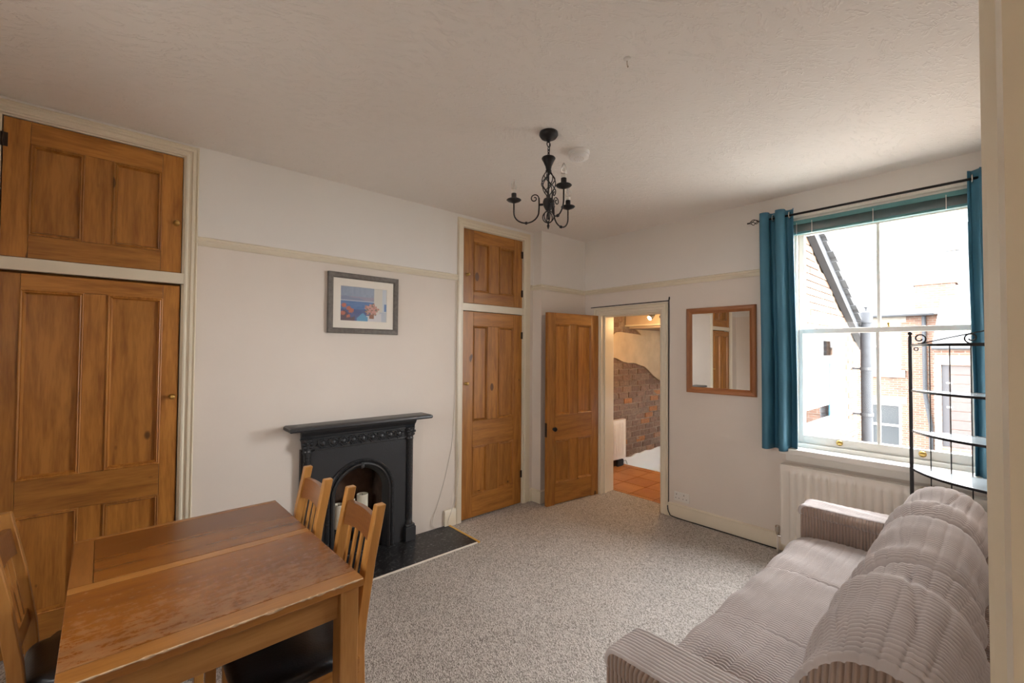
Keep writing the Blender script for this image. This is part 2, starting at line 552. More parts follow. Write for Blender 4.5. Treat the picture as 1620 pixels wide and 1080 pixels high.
# landing
m, nt, b = newmat('old_brick')
oi = nd(nt, 'ShaderNodeObjectInfo')
base = ramp(nt, oi.outputs['Random'], [(0, (.16, .10, .07)), (.35, (.21, .125, .085)), (.6, (.19, .13, .095)), (.84, (.25, .17, .125)), (.95, (.34, .14, .05)), (1, (.24, .15, .11))])
n = nd(nt, 'ShaderNodeTexNoise', None, Vector=objco(nt, rand=20), Scale=26.0, Detail=7.0, Roughness=.7)
c = mixc(nt, .75, base, ramp(nt, n.outputs[0], [(.25, (.2, .2, .2)), (.75, (.8, .8, .8))]), 'OVERLAY')
nt.links.new(c, b.inputs['Base Color'])
b.inputs['Roughness'].default_value = .92
bump(nt, b, n.outputs[0], .8, .012)
M['brick'] = m
M['mortar'] = plain('old_lime_mortar', (.25, .19, .145), .95, noise=.3, nscale=18, bstr=.8, bscale=40, bdist=.01)
M['plaster'] = plain('old_cream_plaster', (.50, .385, .25), .85, noise=.14, nscale=5, bstr=.3, bscale=25)
M['hall_white'] = plain('landing_white_paint', (.80, .79, .76), .6)
M['hall_ceiling'] = plain('landing_ceiling_paint', (.62, .50, .38), .8, noise=.05)
m, nt, b = newmat('terracotta')
oi = nd(nt, 'ShaderNodeObjectInfo')
n = nd(nt, 'ShaderNodeTexNoise', None, Vector=objco(nt, rand=12), Scale=7.0, Detail=5.0)
c = ramp(nt, math_(nt, 'MULTIPLY_ADD', oi.outputs['Random'], .35, math_(nt, 'MULTIPLY', n.outputs[0], .65)), [(.25, (.40, .15, .04)), (.75, (.58, .26, .08))])
nt.links.new(c, b.inputs['Base Color'])
b.inputs['Roughness'].default_value = .4
M['terracotta'] = m
M['grout'] = plain('dark_grout', (.05, .035, .025), .9)
M['tread'] = plain('stair_carpet', (.30, .22, .16), .95)
def emis(name, col, s):
    m, nt, b = newmat(name)
    b.inputs['Base Color'].default_value = (*col, 1)
    b.inputs['Emission Color'].default_value = (*col, 1)
    b.inputs['Emission Strength'].default_value = s
    return m
M['spot_lamp'] = emis('lit_spot_lamp', (1.0, .72, .38), 14.0)

# ------------------------------------------------------------------ room shell
XB, YL, YR, XR, H = 3.91, 3.284, -0.03, -0.80, 2.80

def wall_holes(a0, a1, z0, z1, holes, lo, hi, axis):
    """a wall slab as boxes around rectangular holes (a0,a1,z0,z1); axis 'x' runs along x"""
    A = sorted({a0, a1, *[h[0] for h in holes], *[h[1] for h in holes]})
    Z = sorted({z0, z1, *[h[2] for h in holes], *[h[3] for h in holes]})
    mb = MB()
    for i in range(len(A) - 1):
        run = None
        for j in range(len(Z) - 1):
            ca, cz = (A[i] + A[i + 1]) / 2, (Z[j] + Z[j + 1]) / 2
            inside = any(h[0] < ca < h[1] and h[2] < cz < h[3] for h in holes)
            if not inside:
                run = [Z[j], Z[j + 1]] if run is None else [run[0], Z[j + 1]]
            if (inside or j == len(Z) - 2) and run is not None:
                if axis == 'x': mb.box((A[i], lo, run[0]), (A[i + 1], hi, run[1]))
                else: mb.box((lo, A[i], run[0]), (hi, A[i + 1], run[1]))
                run = None
    return mb

FX = 1.36                                              # centre of the fireplace
CUP1 = (-0.50, 0.262, 0.0, 2.73)
CUP2 = (2.285, 3.068, 0.0, 2.705)
FIRE_HOLE = (FX - .20, FX + .20, 0.0, 0.66)
struct(wall_holes(XR, 4.13, 0, H, [CUP1, CUP2, FIRE_HOLE], YL, YL + .45, 'x').build('wall_left', M['wall']))
DOOR_HOLE = (2.205, 2.95, 0.0, 1.96)
WIN_HOLE = (0.055, 1.125, 0.815, 2.575)
struct(wall_holes(YR - .15, YL, 0, H, [DOOR_HOLE, WIN_HOLE], XB, XB + .22, 'y').build('wall_back', M['wall']))
ENTRY = (-0.42, 0.47, 0.0, 2.02)
struct(wall_holes(XR, XB, 0, H, [ENTRY], YR - .15, YR, 'x').build('wall_right', M['wall']))
struct(wall_holes(YR - .15, YL + .45, 0, H, [(1.52, 1.98, 1.39, 2.11)], XR - .30, XR, 'y').build('wall_rear', M['wall']))  # rear opening and its window are added to let in fill light
w2 = thing('fill_window', 'small white window added for fill light opposite the sash window', 'window', (XR - .29, 1.75, 1.39))
w2['kind'] = 'structure'
MB().box((0, -.23, 0), (.06, -.20, .72)).box((0, .20, 0), (.06, .23, .72)).box((0, -.20, 0), (.06, .20, .03)).box((0, -.20, .69), (.06, .20, .72)).build('frame', M['white_paint'], w2)
for a, c in ((.03, .69),):
    bx('pane', (.028, -.20, a), (.032, .20, c), M['glass'], w2)
struct(bx('wall_alcove', (3.20, 3.16, 0), (XB, YL, H), M['wall']))
struct(bx('ceiling', (XR - .30, YR - 1.6, H), (4.13, YL + .45, H + .12), M['ceiling']))
struct(bx('floor', (XR - .15, YR - .15, -.12), (4.13, YL + .45, 0), M['carpet']))

# picture rail, skirting, architraves
RAIL = [(0, 0), (.0, .012), (.012, .024), (.024, .03), (.036, .022), (.046, .026), (.054, .014), (.054, 0)]
def run_z(name, pts, z0, prof, mat, kind_name=None):
    """moulding along a floor-plan polyline, profile (height, projection to the left of travel)"""
    m = len(pts); mb = MB(); k = len(prof); v = []
    for i in range(m):
        p = Vector(pts[i])
        d0 = (p - Vector(pts[i - 1])) if i > 0 else (Vector(pts[1]) - p)
        d1 = (Vector(pts[i + 1]) - p) if i < m - 1 else d0
        d0.normalize(); d1.normalize()
        n0, n1 = Vector((-d0.y, d0.x)), Vector((-d1.y, d1.x))
        mt = n0 + n1; mt = mt / mt.dot(n0)
        for hh, o in prof:
            q = p + mt * o
            v.append((q.x, q.y, z0 + hh))
    f = []
    for i in range(m - 1):
        for j in range(k):
            j2 = (j + 1) % k
            f.append((i * k + j, (i + 1) * k + j, (i + 1) * k + j2, i * k + j2))
    f.append(tuple(range(k))); f.append(tuple((m - 1) * k + j for j in reversed(range(k))))
    mb.add(v, f)
    return struct(mb.build(name, mat, auto=40))
run_z('trim_1', [(2.235, YL), (0.315, YL)], 2.187, RAIL, M['cream'])
run_z('trim_2', [(XB, 1.21), (XB, 3.16), (3.20, 3.16), (3.20, YL), (3.15, YL)][::1], 2.187, RAIL, M['cream'])
SKIRT = [(0, 0), (0, .02), (.10, .02), (.108, .016), (.118, .018), (.128, .006), (.128, 0)]
run_z('baseboard_back', [(XB, YR), (XB, 2.14)], 0, SKIRT, M['cream'])
run_z('baseboard_alcove', [(XB, 3.055), (XB, 3.16), (3.20, 3.16), (3.20, YL), (3.152, YL)], 0, SKIRT, M['cream'])
run_z('baseboard_left', [(2.237, YL), (2.12, YL)], 0, [(0, 0), (0, .024), (.13, .024), (.145, .012), (.145, 0)], M['cream'])

ARCH = [(0, 0), (0, .018), (.010, .020), (.018, .014), (.030, .014), (.036, .024), (.048, .024), (.054, .016), (.062, .026), (.068, .022), (.068, 0)]
def architrave(path, plane, wid=.068):
    k = wid / .068
    return MB().sweep(path, [(o * k, h) for o, h in ARCH], plane)
# architrave and lining of the door to the landing: path runs with the opening on its right
o = architrave([(2.21, 0), (2.21, 1.96), (2.947, 1.96), (2.947, 0)], YZ(XB), .07)
struct(o.build('trim_3', M['cream'], auto=35))
mb = MB()
mb.box((XB - .004, 2.205, 0), (XB + .224, 2.225, 1.96)).box((XB - .004, 2.93, 0), (XB + .224, 2.95, 1.96)).box((XB - .004, 2.225, 1.945), (XB + .224, 2.93, 1.96))
mb.box((XB + .05, 2.225, 0), (XB + .09, 2.238, 1.945)).box((XB + .05, 2.917, 0), (XB + .09, 2.93, 1.945)).box((XB + .05, 2.238, 1.93), (XB + .09, 2.917, 1.945))
struct(mb.build('trim_4', M['cream']))

# architrave of the doorway the photographer stands in
o = architrave([(ENTRY[1], 0), (ENTRY[1], 2.02), (ENTRY[0], 2.02), (ENTRY[0], 0)], lambda a, b_, h: (a, YR + h * 1.56, b_), -.075)
struct(o.build('trim_5', M['cream'], auto=35))
mb = MB()
mb.box((ENTRY[1] - .02, YR - .154, 0), (ENTRY[1], YR + .002, 2.02)).box((ENTRY[0], YR - .154, 0), (ENTRY[0] + .02, YR + .002, 2.02)).box((ENTRY[0] + .02, YR - .154, 2.0), (ENTRY[1] - .02, YR + .002, 2.02))
struct(mb.build('trim_6', M['cream']))
# closed lobby behind the photographer
mb = MB()
mb.box((XR - .15, YR - 1.6, 0), (1.5, YR - 1.5, H)).box((XR - .15, YR - 1.5, 0), (XR, YR - .15, H)).box((1.4, YR - 1.5, 0), (1.5, YR - .15, H))
struct(mb.build('wall_lobby', M['wall']))
struct(bx('floor_lobby', (XR - .15, YR - 1.6, -.12), (1.5, YR - .15, 0), M['carpet']))

# ------------------------------------------------------------------ panelled pine doors
def panel_door(root, w_, h_, th, sw, rails, munt, panels, yf=0.0):
    """local frame: x 0..w_, z 0..h_, front face at y=yf looking to -y.
    rails: list of (z0,z1); munt: list of (x0,x1,z0,z1); panels: list of (x0,x1,z0,z1)"""
    g = .0012
    for x0, x1 in ((0, sw[0]), (w_ - sw[1], w_)):
        bx('stile', (x0, yf, 0), (x1, yf + th, h_), M['pine_v'], root, .002)
    for z0, z1 in rails:
        bx('rail', (sw[0] + g, yf, z0), (w_ - sw[1] - g, yf + th, z1), M['pine_h'], root, .002)
    for x0, x1, z0, z1 in munt:
        bx('muntin', (x0, yf, z0 + g), (x1, yf + th, z1 - g), M['pine_v'], root, .002)
    for x0, x1, z0, z1 in panels:
        bx('panel', (x0, yf + .013, z0), (x1, yf + th - .008, z1), M['pine_v'], root)
        MB().sweep([(x0, z0), (x1, z0), (x1, z1), (x0, z1)],
                   [(0, 0), (0, .006), (.004, .0075), (.009, .003), (.013, .005), (.021, -.013), (0, -.013)], XZ(yf), closed=True).build('panel_moulding', M['pine_v'], root)

def knob(parent, x, y, z, mat, r=.014, name='knob'):
    MB().lathe([(.006, 0), (.016, 0), (.016, -.003), (.006, -.006), (.0055, -.016), (r * .8, -.02), (r, -.027), (r * .85, -.034), (r * .4, -.038)], (x, y, z), 16, 'y').build(name, mat, parent, smooth=True)

def hinge(parent, x, y, z, h_=.07):
    MB().tube([(x, y, z - h_ / 2), (x, y, z + h_ / 2)], .006, 8).box((x - .018, y + .001, z - h_ / 2), (x + .018, y + .005, z + h_ / 2)).build('hinge', M['dark_steel'], parent)

# left cupboard -----------------------------------------------------
c1 = thing('built_in_cupboard', 'large built-in pine cupboard with cream frame beside the dining table', 'cupboard', (0, YL, 0))
architrave([(.255, 0), (.255, 2.718), (-.492, 2.718), (-.492, 0)], XZ(0), -.062).build('architrave', M['cream'], c1, auto=35)
MB().box((-.492, -.016, 1.94), (.255, .03, 2.004), .003).build('transom', M['cream'], c1)
MB().box((-.5, .10, 0), (.262, .12, 2.73)).build('back_panel', M['pine_h'], c1)
MB().box((.243, -.002, 0), (.262, .05, 2.73)).box((-.5, -.002, 0), (-.481, .05, 2.73)).box((-.481, -.002, 2.71), (.243, .05, 2.73)).build('door_lining', M['cream'], c1)
d = thing('upper_door', None, None, (-.476, 0, 2.008)); d.parent = c1
panel_door(d, .716, .697, .024, (.092, .096), [(0, .115), (.585, .697)], [(.292, .407, .115, .585)], [(.092, .292, .115, .585), (.407, .62, .115, .585)])
knob(d, .69, 0, .295, M['brass'])
hinge(d, -.002, -.003, .58)
d = thing('lower_door', None, None, (-.476, 0, .012)); d.parent = c1
panel_door(d, .713, 1.914, .026, (.072, .078), [(0, .178), (.690, .868), (1.834, 1.914)],
           [(.303, .398, .178, .690), (.303, .398, .868, 1.834)],
           [(.072, .303, .178, .690), (.398, .635, .178, .690), (.072, .303, .868, 1.834), (.398, .635, .868, 1.834)])
knob(d, .688, 0, 1.255, M['brass'])

# right cupboard ----------------------------------------------------
c2 = thing('built_in_cupboard', 'narrow built-in pine cupboard with cream frame beside the fireplace cable', 'cupboard', (0, YL, 0))
MB().sweep([(3.055, 0), (3.055, 2.69), (2.298, 2.69), (2.298, 0)], [(o * -1, h) for o, h in [(0, 0), (0, .016), (.02, .018), (.024, .022), (.05, .022), (.058, .012), (.058, 0)]], XZ(0)).build('architrave', M['cream'], c2, auto=35)
MB().box((3.112, -.012, 0), (3.150, .001, 2.762)).box((2.24, -.01, 2.747), (3.15, .001, 2.77)).build('filler_strip', M['cream'], c2)
MB().box((2.298, -.014, 1.921), (3.055, .03, 1.99), .003).build('transom', M['cream'], c2)
MB().box((2.285, .10, 0), (3.068, .12, 2.705)).build('back_panel', M['pine_h'], c2)
MB().box((3.049, -.002, 0), (3.068, .05, 2.705)).box((2.285, -.002, 0), (2.304, .05, 2.705)).box((2.304, -.002, 2.685), (3.049, .05, 2.705)).build('door_lining', M['cream'], c2)
d = thing('upper_door', None, None, (2.308, 0, 1.994)); d.parent = c2
panel_door(d, .736, .688, .024, (.118, .110), [(0, .110), (.580, .688)], [(.305, .430, .110, .580)], [(.118, .305, .110, .580), (.430, .626, .110, .580)])
knob(d, .045, 0, .262, M['brass'])
hinge(d, .738, -.003, .545); hinge(d, .738, -.003, .145)
d = thing('lower_door', None, None, (2.308, 0, .010)); d.parent = c2
panel_door(d, .736, 1.906, .026, (.120, .112), [(0, .208), (.650, .885), (1.775, 1.906)],
           [(.290, .425, .208, .650), (.290, .425, .885, 1.775)],
           [(.120, .290, .208, .650), (.425, .624, .208, .650), (.120, .290, .885, 1.775), (.425, .624, .885, 1.775)])
knob(d, .040, 0, 1.238, M['brass'], .016)
hinge(d, .738, -.003, 1.70); hinge(d, .738, -.003, .29)

# room door, standing open -------------------------------------------
dr = thing('door_1', 'four-panel stripped pine door standing open against the alcove', 'door', (3.169, 3.036, 0), math.atan2(-.081, .718))
dr['kind'] = 'structure'
panel_door(dr, .722, 1.945, .036, (.104, .105), [(.008, .215), (.648, .900), (1.832, 1.945)],
           [(.300, .410, .215, .648), (.300, .410, .900, 1.832)],
           [(.104, .300, .215, .648), (.410, .617, .215, .648), (.104, .300, .900, 1.832), (.410, .617, .900, 1.832)])
knob(dr, .085, 0, .765, M['black'], .024)
MB().box((-.003, .002, .69), (.0, .034, .83)).build('latch_plate', M['dark_steel'], dr)
bx('strike_plate', (XB + .02, 2.2255, .70), (XB + .05, 2.2285, .80), M['dark_steel'], bpy.data.objects['trim_4'])

# ------------------------------------------------------------------ sash window
wn = thing('window_1', 'white two-over-two sash window over the radiator', 'window', (XB, .59, .82))
wn['kind'] = 'structure'
# box frame (local: x out of the room, y to the left, z up); local y range -.535...535
WY = .535; WZ = 1.755
mb = MB()
for s in (-1, 1):
    mb.box((.0, s * WY, 0), (.20, s * (WY - .035), WZ), .002)
    mb.box((.045, s * (WY - .035), 0), (.058, s * (WY - .052), WZ))
    mb.box((.105, s * (WY - .035), 0), (.113, s * (WY - .045), WZ))
mb.box((.0, -WY, WZ - .035), (.20, WY, WZ), .002)
mb.box((.03, -WY, 0), (.20, WY, .03), .002)
mb.build('frame', M['white_paint'], wn)
o = MB().sweep([(-WY + .005, -.01), (-WY + .005, WZ - .01), (WY - .005, WZ - .01), (WY - .005, -.01)], [(o * 1.0, h) for o, h in ARCH], YZ(0)).build('architrave', M['white_paint'], wn, auto=35)
def sash(name, x0, z0, z1, top, bot, lifts=()):
    s = thing(name, None, None, (0, 0, 0)); s.parent = wn
    st = .045; W = WY - .037; x1 = x0 + .042
    for sg in (-1, 1):
        bx('stile', (x0, sg * W, z0), (x1, sg * (W - st), z1), M['white_paint'], s, .003)
    bx('rail', (x0, -W + st, z1 - top), (x1, W - st, z1), M['white_paint'], s, .003)
    bx('rail', (x0, -W + st, z0), (x1, W - st, z0 + bot), M['white_paint'], s, .003)
    bx('glazing_bar', (x0 + .008, -.010, z0 + bot), (x1 - .006, .010, z1 - top), M['white_paint'], s, .003)
    for a, c in ((-W + st, -.010), (.010, W - st)):
        bx('pane', (x0 + .020, a, z0 + bot), (x0 + .024, c, z1 - top), M['glass'], s)
    for y in lifts:
        MB().lathe([(.021, 0), (.021, -.004), (.017, -.010), (.008, -.016), (.003, -.018)], (x0, y, z0 + .034), 14, 'x').build('sash_lift', M['brass'], s, smooth=True)
    return s
sash('lower_sash', .060, .032, .918, .036, .062, (-.225, .225))
us = sash('upper_sash', .112, .884, WZ - .036, .055, .036)
MB().lathe([(.014, 0), (.014, .008), (.006, .010), (.006, .016), (.011, .02), (.008, .03)], (.10, -.055, .918), 14).box((.085, -.085, .916), (.115, -.030, .922)).build('sash_fastener', M['brass'], bpy.data.objects['lower_sash'])
sill = bx('window_sill', (-.105, -WY - .02, -.045), (.06, WY + .04, .0), M['white_paint'], wn, .008)
bx('sill_apron', (-.018, -WY, -.11), (-.0005, WY + .02, -.046), M['white_paint'], wn, .003)

# ------------------------------------------------------------------ blind, curtain pole, curtains
bl = thing('venetian_blind', 'teal slatted blind drawn up at the window head', 'blind', (XB - .03, .59, 2.465))
bx('head_rail', (-.018, -.50, .075), (.026, .50, .108), M['blind'], bl, .003)
mb = MB()
for i in range(14):
    z = .018 + i * .0040
    mb.add([(-.020, -.495, z), (.022, -.495, z), (.022, .495, z), (-.020, .495, z), (.001, -.495, z + .003), (.001, .495, z + .003)],
           [(0, 1, 4), (3, 5, 2), (0, 4, 5, 3), (4, 1, 2, 5)])
o = mb.build('slat_stack', M['blind'], bl); o['kind'] = 'stuff'
bx('bottom_rail', (-.020, -.495, 0), (.022, .495, .016), M['blind'], bl, .003)
for y in (-.36, 0.0, .36, .46):
    MB().tube([(-.022, y, .0), (-.022, y, .09)], .0022, 6).build('cord', M['plastic'], bl)

PX, PZ = 3.815, 2.612
pole = thing('curtain_pole', 'black metal curtain pole with cage finial above the window', 'curtain pole', (PX, .6, PZ))
MB().tube([(0, -.60, 0), (0, .70, 0)], .0085, 12).build('rod', M['black'], pole, smooth=True)
mb = MB()
for k in range(4):
    pts = []
    for i in range(13):
        t = i / 12; a = k * pi / 2 + t * pi * .9; r = .003 + .019 * sin(pi * t)
        pts.append((r * cos(a), .705 + .065 * t, r * sin(a)))
    mb.tube(pts, .0028, 6)
mb.tube([(0, .77, 0), (0, .79, 0)], .006, 8)
mb.build('finial', M['black'], pole, smooth=True)
for y in (.655, -.56):
    MB().tube([(0, y, 0), (.0, y, -.012), (.03, y, -.014), (.094, y, -.014)], .006, 8).lathe([(.02, .088), (.02, .0945)], (0, y, -.014), 12, 'x').build('bracket', M['black'], pole)

def curtain(name, label, y0, y1, z0, z1, nf, amp, seed, flare=0.0):
    """eyelet curtain hanging from the pole; local origin at the pole, folds in x"""
    rnd = random.Random(seed)
    root = thing(name, label, 'curtain', (PX, (y0 + y1) / 2, z0))
    hw = (y1 - y0) / 2; nu, nv = 120, 40; hz = z1 - z0
    ph = [rnd.uniform(0, 6) for _ in range(6)]
    v = []; f = []
    for j in range(nv + 1):
        t = j / nv
        for i in range(nu + 1):
            u = i / nu * 2 - 1
            a = (u * .5 + .5) * nf * 2 * pi
            w_ = hw * (1 + flare * (1 - t) + .03 * sin(3 * t + ph[0]))
            x = amp * (0.75 + .35 * (1 - t)) * sin(a + .35 * sin(2.2 * t + ph[1]) * (1 - t)) + .010 * sin(2.1 * a + ph[2] + 2 * t) * (1 - t)
            y = u * w_ + .012 * sin(2 * a + ph[3]) * (.6 + .4 * t) + .008 * sin(4 * t + ph[4])
            v.append((x, y, t * hz))
    for j in range(nv):
        for i in range(nu):
            q = j * (nu + 1) + i
            f.append((q, q + 1, q + nu + 2, q + nu + 1))
    me = bpy.data.meshes.new('cloth'); me.from_pydata(v, [], f)
    c = link('cloth', me, M['teal'], root, True)
    so = c.modifiers.new('thickness', 'SOLIDIFY'); so.thickness = .0025
    for k in range(int(nf * 2)):
        u = (k + .5) / (nf * 2) * 2 - 1
        mb = MB()
        mb.tube([(.024 * cos(a), u * hw, PZ - z0 + .024 * sin(a)) for a in [2 * pi * q / 16 for q in range(16)]], .004, 6, closed=True)
        mb.build('eyelet', M['chrome'], root, smooth=True)
    return root
curtain('curtain', 'teal eyelet curtain bunched beside the pine mirror', 1.055, 1.285, .80, 2.665, 2.0, .052, 3)
curtain('curtain', 'teal eyelet curtain hanging behind the corner shelf unit', .005, .135, .80, 2.665, 1.5, .04, 5)

# ------------------------------------------------------------------ radiator under the window
def flute_panel(w_, h_, pitch, depth, n_z=14, edge=.03):
    """pressed steel front with upright flutes; local x 0..w_, z 0..h_, bulging to -y"""
    nf = int((w_ - 2 * edge) / pitch); start = (w_ - nf * pitch) / 2
    xs = [0.0]
    for k in range(nf):
        for q in (0, .14, .22, .5, .78, .86):
            xs.append(start + (k + q) * pitch)
    xs += [start + nf * pitch, w_]
    zs = [0, .03, .045, .06] + [.06 + (h_ - .12) * i / 3 for i in range(1, 3)] + [h_ - .06, h_ - .045, h_ - .03, h_]
    mb = MB(); v = []; f = []
    for z in zs:
        fz = min(1, max(0, (min(z, h_ - z) - .03) / .03)); fz = sqrt(fz)
        for x in xs:
            q = ((x - start) / pitch) % 1 if start <= x <= start + nf * pitch else 0
            fx = 0 if (q < .1 or q > .9) else (.55 if (q < .18 or q > .82) else 1)
            v.append((x, -depth * fx * fz, z))
    n = len(xs)
    for j in range(len(zs) - 1):
        for i in range(n - 1):
            f.append((j * n + i, j * n + i + 1, (j + 1) * n + i + 1, (j + 1) * n + i))
    mb.add(v, f)
    return mb
rd = thing('radiator', 'white fluted panel radiator under the sash window', 'radiator', (3.80, 1.155, .085), radians(-90))
# local: x runs to -y of the room, -y local looks into the room (-x)
fp = flute_panel(1.12, .605, .0505, .010)
fp.box((0, .001, 0), (1.12, .012, .605))
fp.build('front_panel', M['rad_white'], rd, auto=50)
bx('back_panel', (.01, .058, .01), (1.11, .070, .595), M['rad_white'], rd, .003)
mb = MB().box((-.002, -.002, .600), (1.122, .075, .610), .003)
mb.build('top_grille', M['rad_white'], rd)
for x in (-.003, 1.117):
    bx('side_panel', (x, -.002, .02), (x + .006, .075, .604), M['rad_white'], rd)
mb = MB().tube([(.02, .03, .045), (-.03, .03, .045), (-.03, .03, .06)], .010, 10)
mb.lathe([(.012, .0), (.014, .012), (.018, .02), (.018, .06), (.014, .068), (.006, .069)], (-.03, .03, .055), 14)
mb.build('valve', M['chrome'], rd, smooth=False)
MB().tube([(-.03, .03, .045), (-.03, .03, -.085)], .0075, 10).build('pipe', M['rad_white'], rd, smooth=True)
for x in (.25, .87):
    bx('bracket', (x, .068, .08), (x + .03, .110, .52), M['rad_white'], rd)

# ------------------------------------------------------------------ mirror
mr = thing('wall_mirror', 'rectangular wall mirror in a reddish pine frame beside the curtain', 'mirror', (XB - .002, 1.652, 1.568), radians(.3))
mb = MB()
mh, mw = .384, .298
FP = [(0, 0), (0, .020), (.008, .026), (.030, .024), (.046, .012), (.052, .010), (.052, 0)]
def frame_side(name, a, b_, mat, parent, plane, prof):
    MB().sweep([a, b_], prof, plane).build(name, mat, parent)
def mitre_frame(parent, hw, hh, prof, plane, mats):
    wd = max(o for o, _ in prof)
    pts = [(-hw, -hh), (hw, -hh), (hw, hh), (-hw, hh)]
    for i in range(4):
        a, b_ = Vector(pts[i]), Vector(pts[(i + 1) % 4])
        d = (b_ - a).normalized(); nrm = Vector((-d.y, d.x))
        v = []
        for (o, h_) in prof: q = a + d * o + nrm * o; v.append(plane(q.x, q.y, h_))
        for (o, h_) in prof: q = b_ - d * o + nrm * o; v.append(plane(q.x, q.y, h_))
        k = len(prof)
        f = [(j, k + j, k + (j + 1) % k, (j + 1) % k) for j in range(k)] + [tuple(range(k)), tuple(reversed(range(k, 2 * k)))]
        MB().add(v, f).build('frame_rail' if i % 2 == 0 else 'frame_stile', mats[i % 2], parent)
mitre_frame(mr, mw, mh, FP, YZ(0), (M['mirror_pine_h'], M['mirror_pine_v']))
bx('mirror_glass', (-.0085, -mw + .05, -mh + .05), (-.003, mw - .05, mh - .05), M['mirror'], mr)

# ------------------------------------------------------------------ framed seaside print
pc = thing('framed_print', 'framed seaside print with flowers hung above the fireplace', 'picture', (1.375, YL - .001, 1.902))
mitre_frame(pc, .278, .226, [(0, 0), (0, .020), (.004, .024), (.030, .022), (.040, .014), (.040, 0)], XZ(0), (M['grey_frame'], M['grey_frame']))
MB().sweep([(-.240, -.188), (.240, -.188), (.240, .188), (-.240, .188)], [(0, .006), (0, .010), (.056, .010), (.059, .007), (.059, .006)], XZ(0), closed=True).build('mount', M['mount'], pc)
def paint(u, v_):
    """the print, u right 0..1, v up 0..1"""
    rnd = lambda a, b_: (sin(a * 127.1 + b_ * 311.7) * 43758.5453) % 1
    c = np.array([.30, .36, .47]) + .04 * rnd(int(u * 26), int(v_ * 5))
    if v_ < .72: c = np.array([.35, .33, .43])
    hill = .66 + .05 * sin(u * 7 + .5) + .02 * sin(u * 19)
    if .60 < v_ < hill: c = np.array([.26, .30, .42])
    if .575 < v_ < .605: c = np.array([.52, .55, .62])
    if v_ <= .575: c = np.array([.10, .20, .42]) + .05 * rnd(int(u * 18), int(v_ * 30))
    if v_ < .34: c = np.array([.09, .12, .27]) + .03 * rnd(int(u * 14), int(v_ * 14))
    if u < .30 and v_ < .2 + .1 * sin(u * 20): c = np.array([.14, .10, .12])
    for (cx, cy, r) in ((.07, .44, .055), (.17, .36, .05), (.05, .22, .05), (.22, .30, .06), (.16, .14, .04)):
        if (u - cx) ** 2 + (v_ - cy) ** 2 * .62 < r * r * (.5 + .8 * rnd(int(u * 60), int(v_ * 60))): c = np.array([.52, .18, .12])
    if u > .71: c = np.array([.66, .64, .58])
    if u > .90: c = np.array([.58, .63, .68])
    if u > .945 and .33 < v_ < .55: c = np.array([.16, .27, .52])
    if u > .84 and v_ < .30: c = np.array([.50, .54, .60])
    if .55 < u < .88 and v_ < .17 + .35 * max(0, u - .62): c = np.array([.66, .65, .66])
    if .34 < u < .58 and v_ < .20 - abs(u - .47) * 1.2 + .05: c = np.array([.14, .36, .56])
    an_ = math.atan2(v_ - .36, u - .66)
    if (u - .66) ** 2 * 1.0 + (v_ - .36) ** 2 * .8 < .0215 * (1 + .28 * sin(an_ * 5 + 1) + .22 * sin(an_ * 11)):
        k = rnd(int(u * 44), int(v_ * 36))
        c = np.array([.60, .33, .28]) if k > .45 else (np.array([.45, .22, .17]) if k > .2 else np.array([.20, .20, .14]))
    if abs(u - .665) < .052 and .09 < v_ < .22: c = np.array([.30, .15, .10])
    return c
nx, nz = 96, 72
W2, H2 = .183, .131
v = [(-W2 + 2 * W2 * i / nx, -.007, -H2 + 2 * H2 * j / nz) for j in range(nz + 1) for i in range(nx + 1)]
f = [(j * (nx + 1) + i, j * (nx + 1) + i + 1, (j + 1) * (nx + 1) + i + 1, (j + 1) * (nx + 1) + i) for j in range(nz) for i in range(nx)]
me = bpy.data.meshes.new('print'); me.from_pydata(v, [], f)
ca = me.color_attributes.new('ink', 'FLOAT_COLOR', 'POINT')
buf = []
for j in range(nz + 1):
    for i in range(nx + 1):
        buf += [*np.clip(paint(i / nx, j / nz), 0, 1), 1]
ca.data.foreach_set('color', buf)
m, nt, b = newmat('printed_paper')
at_ = nd(nt, 'ShaderNodeAttribute', {'attribute_name': 'ink'})
nt.links.new(at_.outputs['Color'], b.inputs['Base Color']); b.inputs['Roughness'].default_value = .6
link('print', me, m, pc)
bx('glass', (-.240, -.0125, -.188), (.240, -.0112, .188), M['pic_glass'], pc)

# ------------------------------------------------------------------ fireplace
ht = thing('hearth', 'black granite hearth slab with pine edging in front of the fireplace', 'hearth', (FX, YL, 0))
bx('slab', (-.78, -.437, 0), (.797, -.0005, .010), M['granite'], ht, .003)
bx('side_edging', (.798, -.455, 0), (.818, -.02, .012), M['edging'], ht, .002)
bx('front_edging', (-.78, -.452, 0), (.797, -.438, .009), M['mount'], ht, .002)

fp = thing('fireplace', 'black cast-iron fireplace with arched opening and mantel shelf', 'fireplace', (FX, YL, .0105))
MB().sweep([(-.46, -.0005), (-.46, -.085), (.46, -.085), (.46, -.0005)][::-1],
           [(.0, .985), (.075, .985), (.082, .995), (.080, 1.008), (.068, 1.016), (.0, 1.016)], lambda a, b_, h: (a, b_, h)).box((-.46, -.085, .985), (.46, -.0005, 1.016)).build('mantel_shelf', M['grate'], fp, auto=40)
# cornice under the shelf
mb = MB()
prof = [(-.082, .985), (-.080, .965), (-.070, .950), (-.056, .935), (-.048, .915), (-.044, .915)]
v = [(-.44 * (1 if s < 0 else -1), y, z) for s in (-1, 1) for y, z in prof]
k = len(prof)
mb.add(v, [(i, i + 1, k + i + 1, k + i) for i in range(k - 1)])
mb.box((-.43, -.044, .90), (.43, -.0005, .985))
mb.build('cornice', M['grate'], fp)
